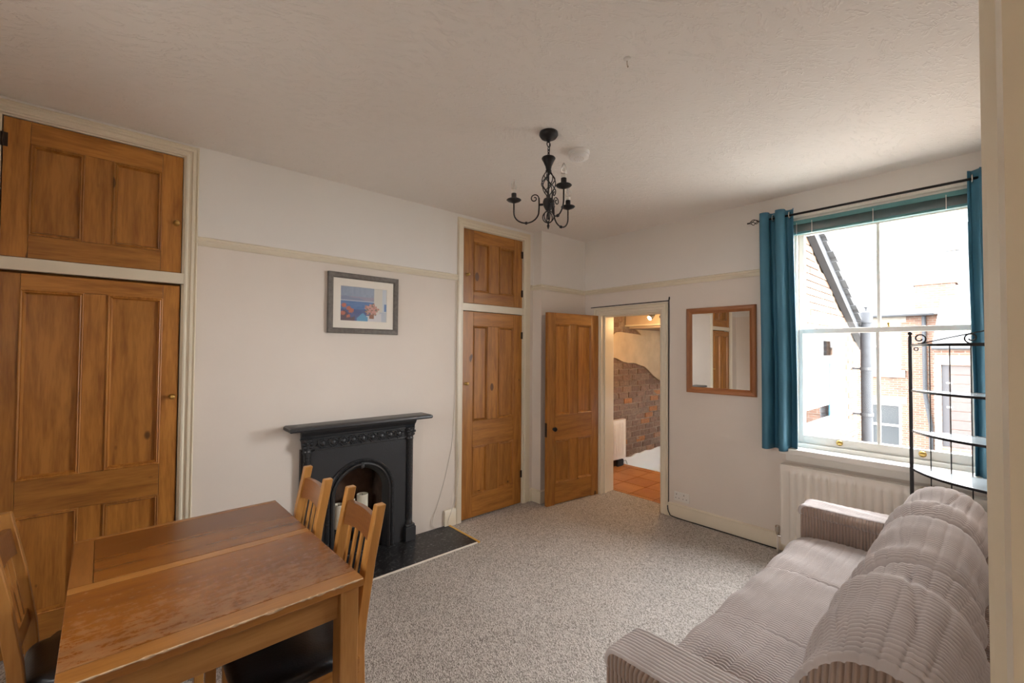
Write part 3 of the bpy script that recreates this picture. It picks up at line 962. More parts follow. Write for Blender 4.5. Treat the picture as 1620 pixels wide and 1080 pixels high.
# frieze with cast rosettes
bx('frieze_plate', (-.40, -.050, .835), (.40, -.0005, .912), M['grate'], fp, .002)
for i in range(9):
    x = -.296 + i * .074
    mb = MB().lathe([(.031, 0), (.033, -.006), (.027, -.010), (.022, -.005), (.018, -.008), (.012, -.014), (.004, -.016)], (x, -.050, .873), 14, 'y')
    for q in range(6):
        a = q * pi / 3 + .3
        mb.lathe([(.006, 0), (.006, -.008), (.003, -.011)], (x + .037 * cos(a) * .98, -.050, .873 + .032 * sin(a)), 6, 'y')
    mb.build('rosette', M['grate'], fp)
MB().tube([(-.35, -.052, .832), (.35, -.052, .832)], .006, 8).tube([(-.40, -.052, .910), (.40, -.052, .910)], .006, 8).build('frieze_bead', M['grate'], fp)
# arched front plate, built as a strip between the arch and the outer edge
SPR, RO = .455, .262
def arch(r, n=28, z0=0.0, spr=SPR):
    return [(-r, z0)] + [(-r * cos(pi * i / n), spr + r * sin(pi * i / n)) for i in range(n + 1)] + [(r, z0)]
inner = arch(.205)
def outer_pt(a, b_):
    if b_ <= .001: return (math.copysign(.37, a), 0.0)
    ang = math.atan2(b_ - SPR, a)
    if b_ <= SPR + 1e-6: return (math.copysign(.37, a), b_)
    tx = .37 / abs(cos(ang)) if abs(cos(ang)) > 1e-6 else 9
    tz = (.84 - SPR) / sin(ang)
    t = min(tx, tz)
    return (t * cos(ang), SPR + t * sin(ang))
outer = [outer_pt(a, b_) for a, b_ in inner]
# keep the two top corners
mb = MB(); n = len(inner)
v = [(a, -.040, b_) for a, b_ in inner] + [(a, -.040, b_) for a, b_ in outer] + [(-.37, -.040, .84), (.37, -.040, .84)]
f = [(i, i + 1, n + i + 1, n + i) for i in range(n - 1)]
for i in range(n - 1):
    p, q = outer[i], outer[i + 1]
    if abs(p[0] + .37) < 1e-5 and abs(q[1] - .84) < 1e-5: f.append((n + i, n + i + 1, 2 * n))
    if abs(p[1] - .84) < 1e-5 and abs(q[0] - .37) < 1e-5: f.append((n + i, n + i + 1, 2 * n + 1))
mb.add(v, f)
mb.build('front_plate', M['grate'], fp)
# arch mouldings: beaded outer ring, plain roll and splayed inner ring
MB().sweep(arch(.262), [(0, .040), (0, .050), (-.008, .058), (-.018, .058), (-.026, .050), (-.026, .040)][::-1], XZ(0)).build('outer_arch', M['grate'], fp, auto=40)
MB().sweep(arch(.228), [(0, .040), (.002, .056), (-.008, .062), (-.018, .054), (-.024, .042)][::-1], XZ(0)).build('roll_arch', M['grate'], fp, auto=60)
MB().sweep(arch(.207), [(0, .044), (-.006, .030), (-.020, .014), (-.024, .0), (-.016, -.02), (.0, -.02)][::-1], XZ(0)).build('inner_arch', M['grate'], fp, auto=50)
mb = MB()
pts = arch(.250, 44)
path = []
L = 0
for (a0, b0), (a1, b1) in zip(pts[:-1], pts[1:]):
    dl = math.hypot(a1 - a0, b1 - b0)
    s = L
    while s < dl:
        t = s / dl; path.append((a0 + (a1 - a0) * t, b0 + (b1 - b0) * t)); s += .0135
    L = s - dl
for a, b_ in path:
    if b_ > .005:
        mb.lathe([(.0062, 0), (.0055, -.004), (.003, -.0065)], (a, -.057, b_), 6, 'y', caps=False)
o = mb.build('bead_row', M['grate'], fp); o['kind'] = 'stuff'
MB().lathe([(.016, 0), (.014, -.012), (.006, -.016)], (0, -.05, .662), 10, 'y').box((-.012, -.06, .645), (.012, -.03, .69), .004).build('keystone', M['grate'], fp)
# columns
for s in (-1, 1):
    x = s * .398
    bx('pilaster', (x - .038, -.034, .13), (x + .038, -.0005, .84), M['grate'], fp, .004)
    mb = MB().lathe([(.030, .13), (.032, .145), (.026, .155), (.024, .17), (.025, .18), (.0245, .80), (.028, .81), (.034, .822), (.028, .832), (.034, .85), (.038, .895), (.046, .915)], (x, -.040, 0), 14)
    mb.build('column', M['grate'], fp, auto=50)
    mb = MB()
    for j in range(26):
        for q in range(4):
            a = pi + (q + .5) * pi / 4 + (j % 2) * pi / 8
            mb.lathe([(.005, 0), (.004, -.003), (.002, -.0045)], (x + .0235 * cos(a), -.040 + .0235 * sin(a), .195 + j * .0235), 5, 'y', caps=False)
    o = mb.build('cast_pattern', M['grate'], fp); o['kind'] = 'stuff'
    mb = MB().box((x - .046, -.082, 0), (x + .046, -.0005, .112), .005).box((x - .040, -.074, .112), (x + .040, -.0005, .130), .004)
    mb.build('plinth_block', M['grate'], fp)
    mb = MB()
    for j, (dx, dz) in enumerate([(-.02, .86), (.02, .86), (0, .885), (-.018, .905), (.018, .905), (-.028, .882), (.028, .882)]):
        mb.lathe([(.012, 0), (.011, -.006), (.004, -.012)], (x + dx, -.07, dz), 8, 'y')
    mb.build('capital', M['grate'], fp)
# fire box and grate
MB().box((-.199, .20, 0), (.199, .22, .655)).box((-.199, .001, 0), (-.19, .20, .655)).box((.19, .001, 0), (.199, .20, .655)).box((-.19, .001, .640), (.19, .20, .655)).build('firebox', M['soot'], fp)
mb = MB().box((-.19, .001, 0), (.19, .03, .10), .003).box((-.19, .0, .185), (.19, .2, .195))
for i in range(9):
    x = -.17 + i * .0425
    mb.tube([(x, .006, .10), (x, -.012, .15), (x, .006, .19)], .005, 6)
mb.build('grate', M['iron'], fp)
# candles standing on the grate
for lab, x, y, r, h_ in (('wide ivory pillar candle on the fireplace grate, tallest of the three', .060, .085, .043, .210),
                         ('ivory pillar candle in the middle of the fireplace grate', -.038, .105, .046, .185),
                         ('ivory pillar candle at the grate edge farthest from the cable', -.130, .075, .042, .170)):
    c = thing('pillar_candle', lab, 'candle', (FX + x, YL + y, .2055), 0, 'pillar candles in the fireplace')
    MB().lathe([(r, 0), (r, h_), (r * .94, h_ + .004), (r * .80, h_ - .006), (.006, h_ - .012)], n=24).build('wax', M['wax'], c, smooth=False)
    MB().tube([(0, 0, h_ - .012), (.002, 0, h_ + .004)], .0015, 5).build('wick', M['wick'], c)

# ------------------------------------------------------------------ cables, sockets
cb_ = [(2.222, 2.18), (2.223, 1.7), (2.222, 1.18), (2.215, .95), (2.20, .73), (2.165, .57), (2.12, .40), (2.05, .20), (2.00, .09), (2.015, .035), (2.08, .018), (2.12, .016)]
def smooth_path(pts, n=8):
    out = []
    P = [Vector(p) for p in pts]
    for i in range(len(P) - 1):
        p0, p1, p2, p3 = P[max(i - 1, 0)], P[i], P[i + 1], P[min(i + 2, len(P) - 1)]
        for j in range(n):
            t = j / n
            out.append(.5 * ((2 * p1) + (-p0 + p2) * t + (2 * p0 - 5 * p1 + 4 * p2 - p3) * t * t + (-p0 + 3 * p1 - 3 * p2 + p3) * t ** 3))
    out.append(P[-1])
    return out
tag(MB().tube(smooth_path([(x, YL - .0035 - (.012 if z < .12 and x < 2.09 else 0), z) for x, z in cb_]), .0026, 6).build('aerial_cable', M['cable_w'], smooth=True),
    'thin pale cable looping down the wall beside the narrow cupboard', 'cable')
cb2 = [(2.234, .80), (2.252, .62), (2.256, .46), (2.235, .30), (2.185, .14), (2.15, .06), (2.155, .018)]
tag(MB().tube(smooth_path([(x, YL - .030, z) for x, z in cb2]), .0022, 6).build('aerial_cable', M['cable_w'], smooth=True),
    'thin grey cable curling over the white plinth block at the hearth', 'cable')
bkc = [(XB - .006, 3.07, 2.040), (XB - .006, 2.7, 2.044), (XB - .006, 2.35, 2.045), (XB - .006, 2.145, 2.045), (XB - .006, 2.132, 2.03), (XB - .006, 2.134, 1.4), (XB - .006, 2.138, .8), (XB - .006, 2.139, .16),
       (XB - .026, 2.137, .09), (XB - .028, 2.12, .03), (XB - .028, 2.06, .006), (XB - .028, 1.7, .005), (XB - .028, 1.2, .005)]
tag(MB().tube(smooth_path(bkc), .0045, 6).build('black_cable', M['cable_b'], smooth=True), 'black cable run round the landing doorway and along the skirting', 'cable')

sk = thing('wall_socket', 'white double wall socket above the skirting near the doorway', 'socket', (XB - .001, 2.006, .20))
bx('faceplate', (-.012, -.073, -.043), (0, .073, .043), M['plastic'], sk, .004)
for y in (-.036, .036):
    bx('switch', (-.0155, y - .006 - .016, .012), (-.011, y + .006 - .016, .032), M['plastic'], sk, .001)
    mb = MB().box((-.0124, y - .003 + .012, .016), (-.0115, y + .003 + .012, .026)).box((-.0124, y - .016, -.016), (-.0115, y - .009, -.010)).box((-.0124, y + .016, -.016), (-.0115, y + .023, -.010))
    mb.build('pin_holes', M['cable_b'], sk)

# ------------------------------------------------------------------ ceiling fittings
CHX, CHY = 1.787, 1.712
ch = thing('chandelier', 'black wrought-iron three-arm chandelier with candle bulbs', 'chandelier', (CHX, CHY, 2.245))
Z = lambda z: z - 2.245
MB().lathe([(.053, Z(2.80)), (.054, Z(2.785)), (.044, Z(2.770)), (.018, Z(2.765)), (.010, Z(2.750)), (.004, Z(2.742))], n=24).build('ceiling_rose', M['iron'], ch, smooth=True)
def ring(mb, c, r1, r2, ax, rad=.0022):
    pts = []
    for i in range(14):
        a = 2 * pi * i / 14
        p = (r1 * cos(a) * (1 if ax == 'x' else 0), r1 * cos(a) * (1 if ax == 'y' else 0), r2 * sin(a))
        pts.append((c[0] + p[0], c[1] + p[1], c[2] + p[2]))
    mb.tube(pts, rad, 6, closed=True)
mb = MB()
ring(mb, (0, 0, Z(2.733)), .013, .015, 'x', .003)
for i in range(4):
    ring(mb, (0, 0, Z(2.708 - i * .0165)), .006, .0115, 'y' if i % 2 == 0 else 'x')
mb.build('chain', M['iron'], ch, smooth=True)
MB().tube([(.008, 0, Z(2.74)), (.011, .004, Z(2.70)), (.004, .004, Z(2.65))], .003, 6).build('flex', M['iron'], ch, smooth=True)
MB().lathe([(.006, Z(2.660)), (.036, Z(2.657)), (.040, Z(2.650)), (.030, Z(2.632)), (.018, Z(2.605)), (.014, Z(2.585)), (.018, Z(2.578)), (.010, Z(2.574))], n=20).build('bell', M['iron'], ch, smooth=True)
mb = MB()
for k in range(8):
    pts = []
    sg = 1 if k % 2 else -1
    for i in range(25):
        t = i / 24; a = k // 2 * pi / 2 + (pi / 4 if sg > 0 else 0) + sg * t * pi * .9
        r = .008 + .032 * sin(pi * t) ** .8
        pts.append((r * cos(a), r * sin(a), Z(2.578 - t * .138)))
    mb.tube(pts, .0028, 6)
mb.build('twisted_cage', M['iron'], ch, smooth=True)
MB().tube([(0, 0, Z(2.58)), (0, 0, Z(2.30))], .005, 8).lathe([(.010, Z(2.442)), (.014, Z(2.435)), (.009, Z(2.428)), (.026, Z(2.418)), (.032, Z(2.400)), (.028, Z(2.378)), (.014, Z(2.352)), (.006, Z(2.346))], n=18).build('hub', M['iron'], ch, smooth=True)
mb = MB()
for k in range(3):
    a = k * pi / 3
    pts = [(.033 * sin(t) * cos(a), .033 * sin(t) * sin(a), Z(2.315) + .033 * cos(t)) for t in [2 * pi * i / 20 for i in range(20)]]
    mb.tube(pts, .003, 6, closed=True)
mb.lathe([(.005, Z(2.290)), (.008, Z(2.282)), (.004, Z(2.274)), (.008, Z(2.264)), (.004, Z(2.252)), (.0015, Z(2.245))], n=12)
mb.build('drop_finial', M['iron'], ch, smooth=True)
fh = Vector((cos(YAW), sin(YAW), 0)); rh = Vector((sin(YAW), -cos(YAW), 0))
for k in range(3):
    ph = radians(19 + 120 * k)
    dv = -fh * cos(ph) + rh * sin(ph)
    P = lambda r, z: (dv.x * r, dv.y * r, Z(z))
    pts = []
    # scroll, inner stem, half round, outer stem
    for i in range(22):
        t = i / 21; a = -pi * .5 + (1 - t) * pi * 2.6; rr = .006 + .020 * t
        pts.append(P(.080 - rr * sin(a + pi), 2.425 + rr * cos(a)))
    arm = [P(.054, 2.427), P(.053, 2.405), P(.053, 2.375), P(.054, 2.355)]
    arm += [P(.127 - .073 * cos(a), 2.350 - .064 * sin(a)) for a in [pi * i / 16 for i in range(1, 16)]]
    arm += [P(.20, 2.350), P(.20, 2.38), P(.20, 2.405)]
    MB().tube(pts, .0032, 6).build('scroll', M['iron'], ch, smooth=True)
    mb = MB().tube(arm, .0042, 8)
    mb.tube([P(.030, 2.388), P(.056, 2.388)], .007, 8)
    mb.tube([P(.121, 2.286), P(.133, 2.286)], .0085, 8)
    arm_o = mb.build('arm', M['iron'], ch, smooth=True)
    c = (dv.x * .20, dv.y * .20, 0)
    MB().lathe([(.006, Z(2.405)), (.014, Z(2.409)), (.036, Z(2.418)), (.043, Z(2.424)), (.040, Z(2.427)), (.014, Z(2.424))], c, 20).build('drip_pan', M['iron'], ch, smooth=True)
    MB().lathe([(.015, Z(2.424)), (.015, Z(2.462))], c, 14).build('candle_sleeve', M['iron'], ch)
    bu = MB().lathe([(.0125, Z(2.462)), (.0145, Z(2.472)), (.015, Z(2.482))], c, 14).build('bulb', M['plastic'], ch, smooth=True)
    MB().lathe([(.015, Z(2.482)), (.0172, Z(2.495)), (.0150, Z(2.515)), (.009, Z(2.535)), (.003, Z(2.545))], c, 14).build('bulb_glass', M['bulb_glass'], bu, smooth=True)

sa = thing('smoke_alarm', 'round white smoke alarm on the ceiling beside the chandelier', 'smoke alarm', (2.10, 1.749, 2.755))
MB().lathe([(.056, .020), (.064, .021), (.066, .041), (.060, .042), (.060, .045)], n=28).build('base', M['alarm'], sa, auto=40)
MB().lathe([(.052, 0), (.059, .004), (.061, .017), (.057, .020)], n=28).build('cover', M['alarm'], sa, auto=40)
mb = MB()
for i in range(12):
    a = 2 * pi * i / 12
    mb.box((.030 * cos(a) - .003, .030 * sin(a) - .003, -.0006), (.030 * cos(a) + .003, .030 * sin(a) + .003, .001))
mb.build('sounder_slots', M['cable_w'], sa)
hk = thing('ceiling_hook', 'small white hook screwed into the bare ceiling', 'hook', (1.575, 1.05, 2.765))
MB().lathe([(.016, .035), (.014, .028), (.006, .024)], n=14).build('plate', M['plastic'], hk, smooth=True)
MB().tube([(0, 0, .03), (0, 0, .014), (.006, .002, .006), (.010, .003, .004), (.015, .004, .010)], .0028, 6).build('hook', M['chrome'], hk, smooth=True)

# ------------------------------------------------------------------ dining table
tb = thing('dining_table', 'worn varnished wooden dining table with square legs', 'table', (.250, 2.030, 0), radians(1.7))
TW, TLn, TZ = .378, .540, .75
def topb(name, x0, x1, y0, y1, mat):
    return bx(name, (x0 + .0006, y0 + .0006, TZ - .026), (x1 - .0006, y1 - .0006, TZ), mat, tb, .002)
topb('far_leaf', -TW + .062, TW, .050, TLn - .03, M['table_top'])
topb('end_band', -TW, -TW + .062, .050, TLn - .03, M['table_strip_y'])
topb('edge_strip', -TW, TW, TLn - .03, TLn, M['table_strip'])
topb('middle_strip', -TW, TW, .0, .050, M['table_strip'])
topb('near_leaf', -TW, TW, -TLn + .075, .0, M['table_top'])
topb('edge_strip', -TW, TW, -TLn, -TLn + .075, M['table_strip'])
rc = random.Random(11)
mb = MB(); v = []; nseg = 60
for i in range(nseg + 1):
    x = -TW + .004 + (2 * TW - .008) * i / nseg
    k = max(0.0, rc.uniform(-.5, 1)) * (.35 + .65 * abs(sin(i * .37)))
    v.append((x, -k * .004 - .0001)); 
up = [(x, -TLn + .0015 + .006 * max(.05, -y / .004), TZ + .0004) for x, y in v]
ed = [(x, -TLn - .0006, TZ - .0008) for x, y in v]
lo = [(x, -TLn - .0006, TZ - .0025 - .005 * max(0, -y / .004)) for x, y in v]
n_ = len(v)
mb.add(up + ed + lo, [(i, i + 1, n_ + i + 1, n_ + i) for i in range(n_ - 1)] + [(n_ + i, n_ + i + 1, 2 * n_ + i + 1, 2 * n_ + i) for i in range(n_ - 1)])
mb.build('chipped_edge', M['chips'], tb)
for sx in (-1, 1):
    for sy in (-1, 1):
        x, y = sx * (TW - .045), sy * (TLn - .045)
        bx('leg', (x - .032, y - .032, 0), (x + .032, y + .032, TZ - .027), M['table_leg'], tb, .004)
for sy in (-1, 1):
    y = sy * (TLn - .042)
    bx('apron', (-TW + .078, y - .010, TZ - .122), (TW - .078, y + .010, TZ - .027), M['table_apron'], tb, .002)
for sx in (-1, 1):
    x = sx * (TW - .042)
    bx('apron', (x - .010, -TLn + .078, TZ - .122), (x + .010, TLn - .078, TZ - .027), M['table_strip_y'], tb, .002)

# ------------------------------------------------------------------ chairs
def make_chair():
    """origin on the floor under the seat centre; sitter looks to -x, the back is on the +x side"""
    r = thing('dining_chair', 'x', 'chair')
    SZ = .44
    hw = .148
    def sheared(name, pts, wy, dx, mat):
        """post: pts = [(x, z)...] centre line, rectangular section dx by wy"""
        return None
    for s in (-1, 1):
        y = s * hw
        mb = MB()
        cl = [(.205, 0), (.188, .20), (.182, .42), (.190, .52), (.222, .74), (.262, .945)]
        v = []; f = []
        for x, z in cl:
            a = .019
            v += [(x - a, y - .017, z), (x + a, y - .017, z), (x + a, y + .017, z), (x - a, y + .017, z)]
        for i in range(len(cl) - 1):
            for j in range(4):
                f.append((i * 4 + j, i * 4 + (j + 1) % 4, i * 4 + 4 + (j + 1) % 4, i * 4 + 4 + j))
        f += [(3, 2, 1, 0), tuple(len(v) - 4 + j for j in range(4))]
        mb.add(v, f)
        o = mb.build('back_post', M['chair_z'], r)
        bv = o.modifiers.new('edge', 'BEVEL'); bv.width = .003; bv.segments = 1
        bx('leg', (-.205, s * .168 - .018, 0), (-.169, s * .168 + .018, .395), M['chair_z'], r, .003)
    # curved top rail: crest bowed up in the middle
    mb = MB(); v = []; f = []; n = 12
    for i in range(n + 1):
        t = i / n; y = -hw + .017 + t * (2 * hw - .034)
        up = .004 * sin(pi * t); bowx = .010 * sin(pi * t)
        zl, zh = .795 + .012 * sin(pi * t), .890 + up
        xl, xh = .234 + bowx, .252 + bowx
        v += [(xl - .009, y, zl), (xl + .011, y, zl), (xh + .011, y, zh), (xh - .009, y, zh)]
    for i in range(n):
        for j in range(4):
            f.append((i * 4 + j, i * 4 + (j + 1) % 4, i * 4 + 4 + (j + 1) % 4, i * 4 + 4 + j))
    f += [(3, 2, 1, 0), tuple(len(v) - 4 + j for j in range(4))]
    mb.add(v, f).build('top_rail', M['chair_rail'], r)
    # lower back rail and slats
    MB().add([(.186, -.131, .535), (.206, -.131, .535), (.215, -.131, .585), (.195, -.131, .585), (.186, .131, .535), (.206, .131, .535), (.215, .131, .585), (.195, .131, .585)],
             [(0, 1, 2, 3), (7, 6, 5, 4), (0, 4, 5, 1), (1, 5, 6, 2), (2, 6, 7, 3), (3, 7, 4, 0)]).build('lower_rail', M['chair_y'], r)
    for i in range(4):
        y = -.087 + i * .058
        w_ = .0095
        bow = .010 * (1 - (y / .14) ** 2)
        MB().add([(.198, y - w_, .580), (.207, y - w_, .580), (.207, y + w_, .580), (.198, y + w_, .580),
                  (.230 + bow, y - w_, .810), (.239 + bow, y - w_, .810), (.239 + bow, y + w_, .810), (.230 + bow, y + w_, .810)],
                 [(3, 2, 1, 0), (4, 5, 6, 7), (0, 1, 5, 4), (1, 2, 6, 5), (2, 3, 7, 6), (3, 0, 4, 7)]).build('slat', M['chair_z'], r)
    # seat frame and pad
    for s in (-1, 1):
        bx('seat_rail', (-.17, s * .172 - .012, .355), (.175, s * .160 + .010, .408), M['chair_x'], r, .002)
    bx('seat_rail', (-.196, -.150, .355), (-.174, .150, .408), M['chair_y'], r, .002)
    bx('seat_rail', (.168, -.131, .355), (.190, .131, .408), M['chair_y'], r, .002)
    mb = MB(); v = []; f = []; nu = 26
    lay = [(.0, .408, 1.0), (.0, .420, 1.02), (.004, .436, 1.015), (.012, .447, .97), (.03, .454, .86), (.1, .458, .55), (.2, .459, .02)]
    for q, z, k in lay:
        for i in range(nu):
            a = 2 * pi * i / nu
            c, s = cos(a), sin(a)
            e = .28
            x = math.copysign(abs(c) ** e, c) * .203 * k; y = math.copysign(abs(s) ** e, s) * .188 * k
            if x > .14: y *= .80 if abs(y) > .1 else 1
            v.append((x - .012, y, z))
    for j in range(len(lay) - 1):
        for i in range(nu):
            f.append((j * nu + i, j * nu + (i + 1) % nu, (j + 1) * nu + (i + 1) % nu, (j + 1) * nu + i))
    f += [tuple(reversed(range(nu))), tuple((len(lay) - 1) * nu + i for i in range(nu))]
    mb.add(v, f).build('seat', M['leather'], r, auto=50)
    return r
ch0 = make_chair()
ch0.location = (.500, 1.785, 0)
ch0['label'] = 'slat-back wooden dining chair on the fireplace side of the table, farther from the picture wall'
ch0['group'] = 'dining chairs'
cA = copy_tree(ch0)
cA.location = (.462, 2.262, 0)
cA['label'] = 'slat-back wooden dining chair on the fireplace side of the table, nearer the picture wall'
cB = copy_tree(ch0)
cB.location = (-.058, 2.285, 0); cB.rotation_euler = (0, 0, pi)
cB['label'] = 'slat-back wooden dining chair standing in front of the large pine cupboard'

# ------------------------------------------------------------------ sofa
sf = thing('sofa', 'three-seat taupe corduroy sofa with loose back cushions', 'sofa', (2.25, .42, 0))
SX = lambda x: x - 2.25
SY = lambda y: y - .42
def cushion(name, x0, x1, prof, nrib, seed, amp=.0026, cross=.032, crown=.03, sub=6, nv=150, taper=.10, wr=1.0, shrink=.07):
    """cord cushion: closed profile (y,z) swept from x0 to x1, cords follow the profile"""
    rng = np.random.RandomState(seed)
    P = np.array(prof, float)
    # resample the closed profile evenly with smoothing
    Q = np.vstack([P, P[:1]])
    for _ in range(3):
        R = []
        for a, c in zip(Q[:-1], Q[1:]):
            R += [a * .75 + c * .25, a * .25 + c * .75]
        Q = np.array(R + [R[0]])
    dl = np.hypot(*(Q[1:] - Q[:-1]).T); cum = np.concatenate([[0], np.cumsum(dl)])
    s = np.linspace(0, cum[-1], nv, endpoint=False)
    py = np.interp(s, cum, Q[:, 0]); pz = np.interp(s, cum, Q[:, 1])
    cy, cz = py.mean(), pz.mean()
    ty = np.gradient(py); tz = np.gradient(pz); ln = np.hypot(ty, tz)
    ny, nz_ = tz / ln, -ty / ln
    if (ny * (py - cy) + nz_ * (pz - cz)).sum() < 0: ny, nz_ = -ny, -nz_
    nu = nrib * sub
    u = np.linspace(0, 1, nu + 1)
    e = np.clip(np.minimum(u, 1 - u) / taper, 0, 1)
    sc = 1 - shrink * (1 - np.sqrt(np.clip(1 - (1 - e) ** 2, 0, 1)))
    bul = crown * np.sin(pi * u) ** .6
    rib = np.abs(np.sin(pi * nrib * u)) ** .55 * amp
    x = x0 + (x1 - x0) * u
    U, S = np.meshgrid(u, s, indexing='ij')
    # creases and slumps
    wrk = np.zeros_like(U)
    for k in range(7):
        a1, a2 = rng.uniform(2, 9), rng.uniform(2, 16)
        wrk += rng.uniform(.0012, .0032) * np.sin(a1 * U * 2 + a2 * S + rng.uniform(0, 6))
    for k in range(5):
        c0 = rng.uniform(0, cum[-1]); w0 = rng.uniform(.006, .012); sl = rng.uniform(-.12, .12)
        d = (S - c0 - sl * (U - .5)) / w0
        wrk -= rng.uniform(.003, .006) * np.exp(-d * d) * np.clip(np.sin(pi * np.clip(U * rng.uniform(.8, 1.2), 0, 1)), 0, 1)
    cr = -np.exp(-((((S / cross) % 1) - .5) / .13) ** 2) * amp * .42
    disp = rib[:, None] + cr + wrk * wr
    Y = cy + (py - cy)[None, :] * sc[:, None] + ny[None, :] * (disp + bul[:, None])
    Zz = cz + (pz - cz)[None, :] * sc[:, None] + nz_[None, :] * (disp + bul[:, None])
    X = np.repeat(x[:, None], nv, 1)
    V = np.stack([X, Y, Zz], -1).reshape(-1, 3)
    n0 = len(V)
    i = np.arange(nu)[:, None] * nv; j = np.arange(nv)[None, :]; j2 = (j + 1) % nv
    Fq = np.stack([i + j, i + nv + j, i + nv + j2, i + j2], -1).reshape(-1, 4)
    # end caps: a fan over two inner loops
    caps_v = []; caps_f = []
    for side, base, xx in ((0, 0, x0), (1, nu * nv, x1)):
        sg = -1 if side == 0 else 1
        prev = [base + q for q in range(nv)]
        for kk, (k, dx) in enumerate(((.75, .016), (.4, .026))):
            st = n0 + len(caps_v)
            for q in range(nv):
                yy, zz = V[base + q][1], V[base + q][2]
                caps_v.append((xx + sg * dx, cy + (yy - cy) * k, cz + (zz - cz) * k))
            cur = [st + q for q in range(nv)]
            for q in range(nv):
                q2 = (q + 1) % nv
                caps_f.append((prev[q], prev[q2], cur[q2], cur[q]) if side == 0 else (prev[q2], prev[q], cur[q], cur[q2]))
            prev = cur
        st = n0 + len(caps_v)
        caps_v.append((xx + sg * .028, cy, cz))
        for q in range(nv):
            q2 = (q + 1) % nv
            caps_f.append((prev[q], prev[q2], st) if side == 0 else (prev[q2], prev[q], st))
    me = bpy.data.meshes.new(name)
    me.from_pydata(V.tolist() + caps_v, [], Fq.tolist() + caps_f)
    bm = bmesh.new(); bm.from_mesh(me); bmesh.ops.recalc_face_normals(bm, faces=bm.faces[:]); bm.to_mesh(me); bm.free()
    o = link(name, me, M['cord'], sf, True)
    me.materials.append(M['cord_y'])
    idx = np.zeros(len(me.polygons), dtype=np.int32); idx[len(Fq):] = 1
    me.polygons.foreach_set('material_index', idx)
    return o
# frame
bx('base', (SX(1.345), SY(.05), .10), (SX(3.165), SY(.80), .28), M['cord_x'], sf, .01)
bx('back_frame', (SX(1.20), SY(0.0), .10), (SX(3.31), SY(.17), .70), M['cord_x'], sf, .03)
for x0, x1 in ((1.165, 1.345), (3.165, 3.345)):
    bx('arm', (SX(x0), SY(.0), .08), (SX(x1), SY(.855), .555), M['cord_y'], sf, .012)
    cushion('arm_pad', SX(x0) + .002, SX(x1) - .002, [(SY(.0), .535), (SY(.862), .535), (SY(.868), .57), (SY(.855), .60), (SY(.80), .606), (SY(.4), .606), (SY(.05), .606), (SY(0), .59)], 12, int(x0 * 100), amp=.0055, crown=.0, cross=.042, sub=9, nv=170, taper=.16, wr=.25, shrink=.035)
for x, y in ((1.22, .78), (3.29, .78), (1.22, .08), (3.29, .08)):
    MB().lathe([(.018, 0), (.024, .02), (.026, .10)], (SX(x), SY(y), 0), 12).build('foot', M['black'], sf)
xs = [1.350, 1.955, 2.560, 3.160]
for i in range(3):
    a, c = xs[i] + .004, xs[i + 1] - .004
    cushion('seat_cushion', SX(a), SX(c), [(SY(.16), .275), (SY(.80), .275), (SY(.865), .29), (SY(.872), .35), (SY(.86), .405), (SY(.80), .425), (SY(.6), .43), (SY(.4), .425), (SY(.20), .42), (SY(.16), .39)],
            38, 20 + i, amp=.0095, crown=.004, cross=.042, sub=7, nv=340, taper=.06, shrink=.06)
bw = [1.300, 1.985, 2.590, 3.200]
for i in range(3):
    a, c = bw[i] + .022, bw[i + 1] - .022
    cushion('back_cushion', SX(a), SX(c), [(SY(.150), .44), (SY(.37), .435), (SY(.41), .47), (SY(.40), .60), (SY(.355), .75), (SY(.29), .835), (SY(.20), .865), (SY(.10), .84), (SY(.055), .74), (SY(.08), .68), (SY(.17), .62)],
            41, 40 + i, amp=.0095, crown=.012, cross=.042, sub=7, nv=400, taper=.16, wr=1.8, shrink=.13)

# ------------------------------------------------------------------ corner shelf unit
et = thing('corner_shelf_unit', 'black metal corner shelf unit with bowed glass shelves', 'shelf unit', (3.71, .392, 0))
# local: corner post at (0,-.352); left post at (0,0); front post at (-.352,-.352)
S_ = .352
for p in ((0, 0), (-S_, -S_)):
    MB().box((p[0] - .009, p[1] - .009, 0), (p[0] + .009, p[1] + .009, 1.655), .002).build('post', M['black'], et)
    MB().lathe([(.007, 1.655), (.010, 1.660), (.005, 1.664), (.011, 1.672), (.012, 1.680), (.008, 1.688), (.002, 1.691)], (*p, 0), 12).build('finial', M['black'], et, smooth=True)
MB().box((-.009, -S_ - .009, 0), (.009, -S_ + .009, 1.70), .002).build('post', M['black'], et)
def bow(b_, n=18):
    return [(-S_ * t - b_ * .707 * sin(pi * t), -S_ * t + b_ * .707 * sin(pi * t)) for t in [i / n for i in range(n + 1)]]
for z in (.36, .832, 1.070, 1.322):
    ed = bow(.055)
    poly = [(0, -S_)] + ed[::-1]
    sh = MB().prism([(0, -S_ + .004)] + [(a, b_) for a, b_ in ed][::1] + [(-S_, -S_ + .004)], lambda a, b_, h: (a, b_, h), z - .004, z + .003).build('shelf', M['shelf_glass'], et)
    mb = MB().sweep(ed, [(-.003, -.009), (.006, -.009), (.006, .005), (-.003, .005)], lambda a, b_, h: (a, b_, z + h))
    mb.tube([(0, 0, z), (0, -S_, z)], .005, 6).tube([(0, -S_, z), (-S_, -S_, z)], .005, 6)
    mb.build('shelf_rim', M['black'], et)
MB().box((-.006, -S_, 1.598), (.006, 0, 1.612)).box((-S_, -S_ - .006, 1.598), (0, -S_ + .006, 1.612)).sweep(bow(.055), [(-.003, -.008), (.005, -.008), (.005, .006), (-.003, .006)], lambda a, b_, h: (a, b_, 1.605 + h)).build('top_band', M['black'], et)
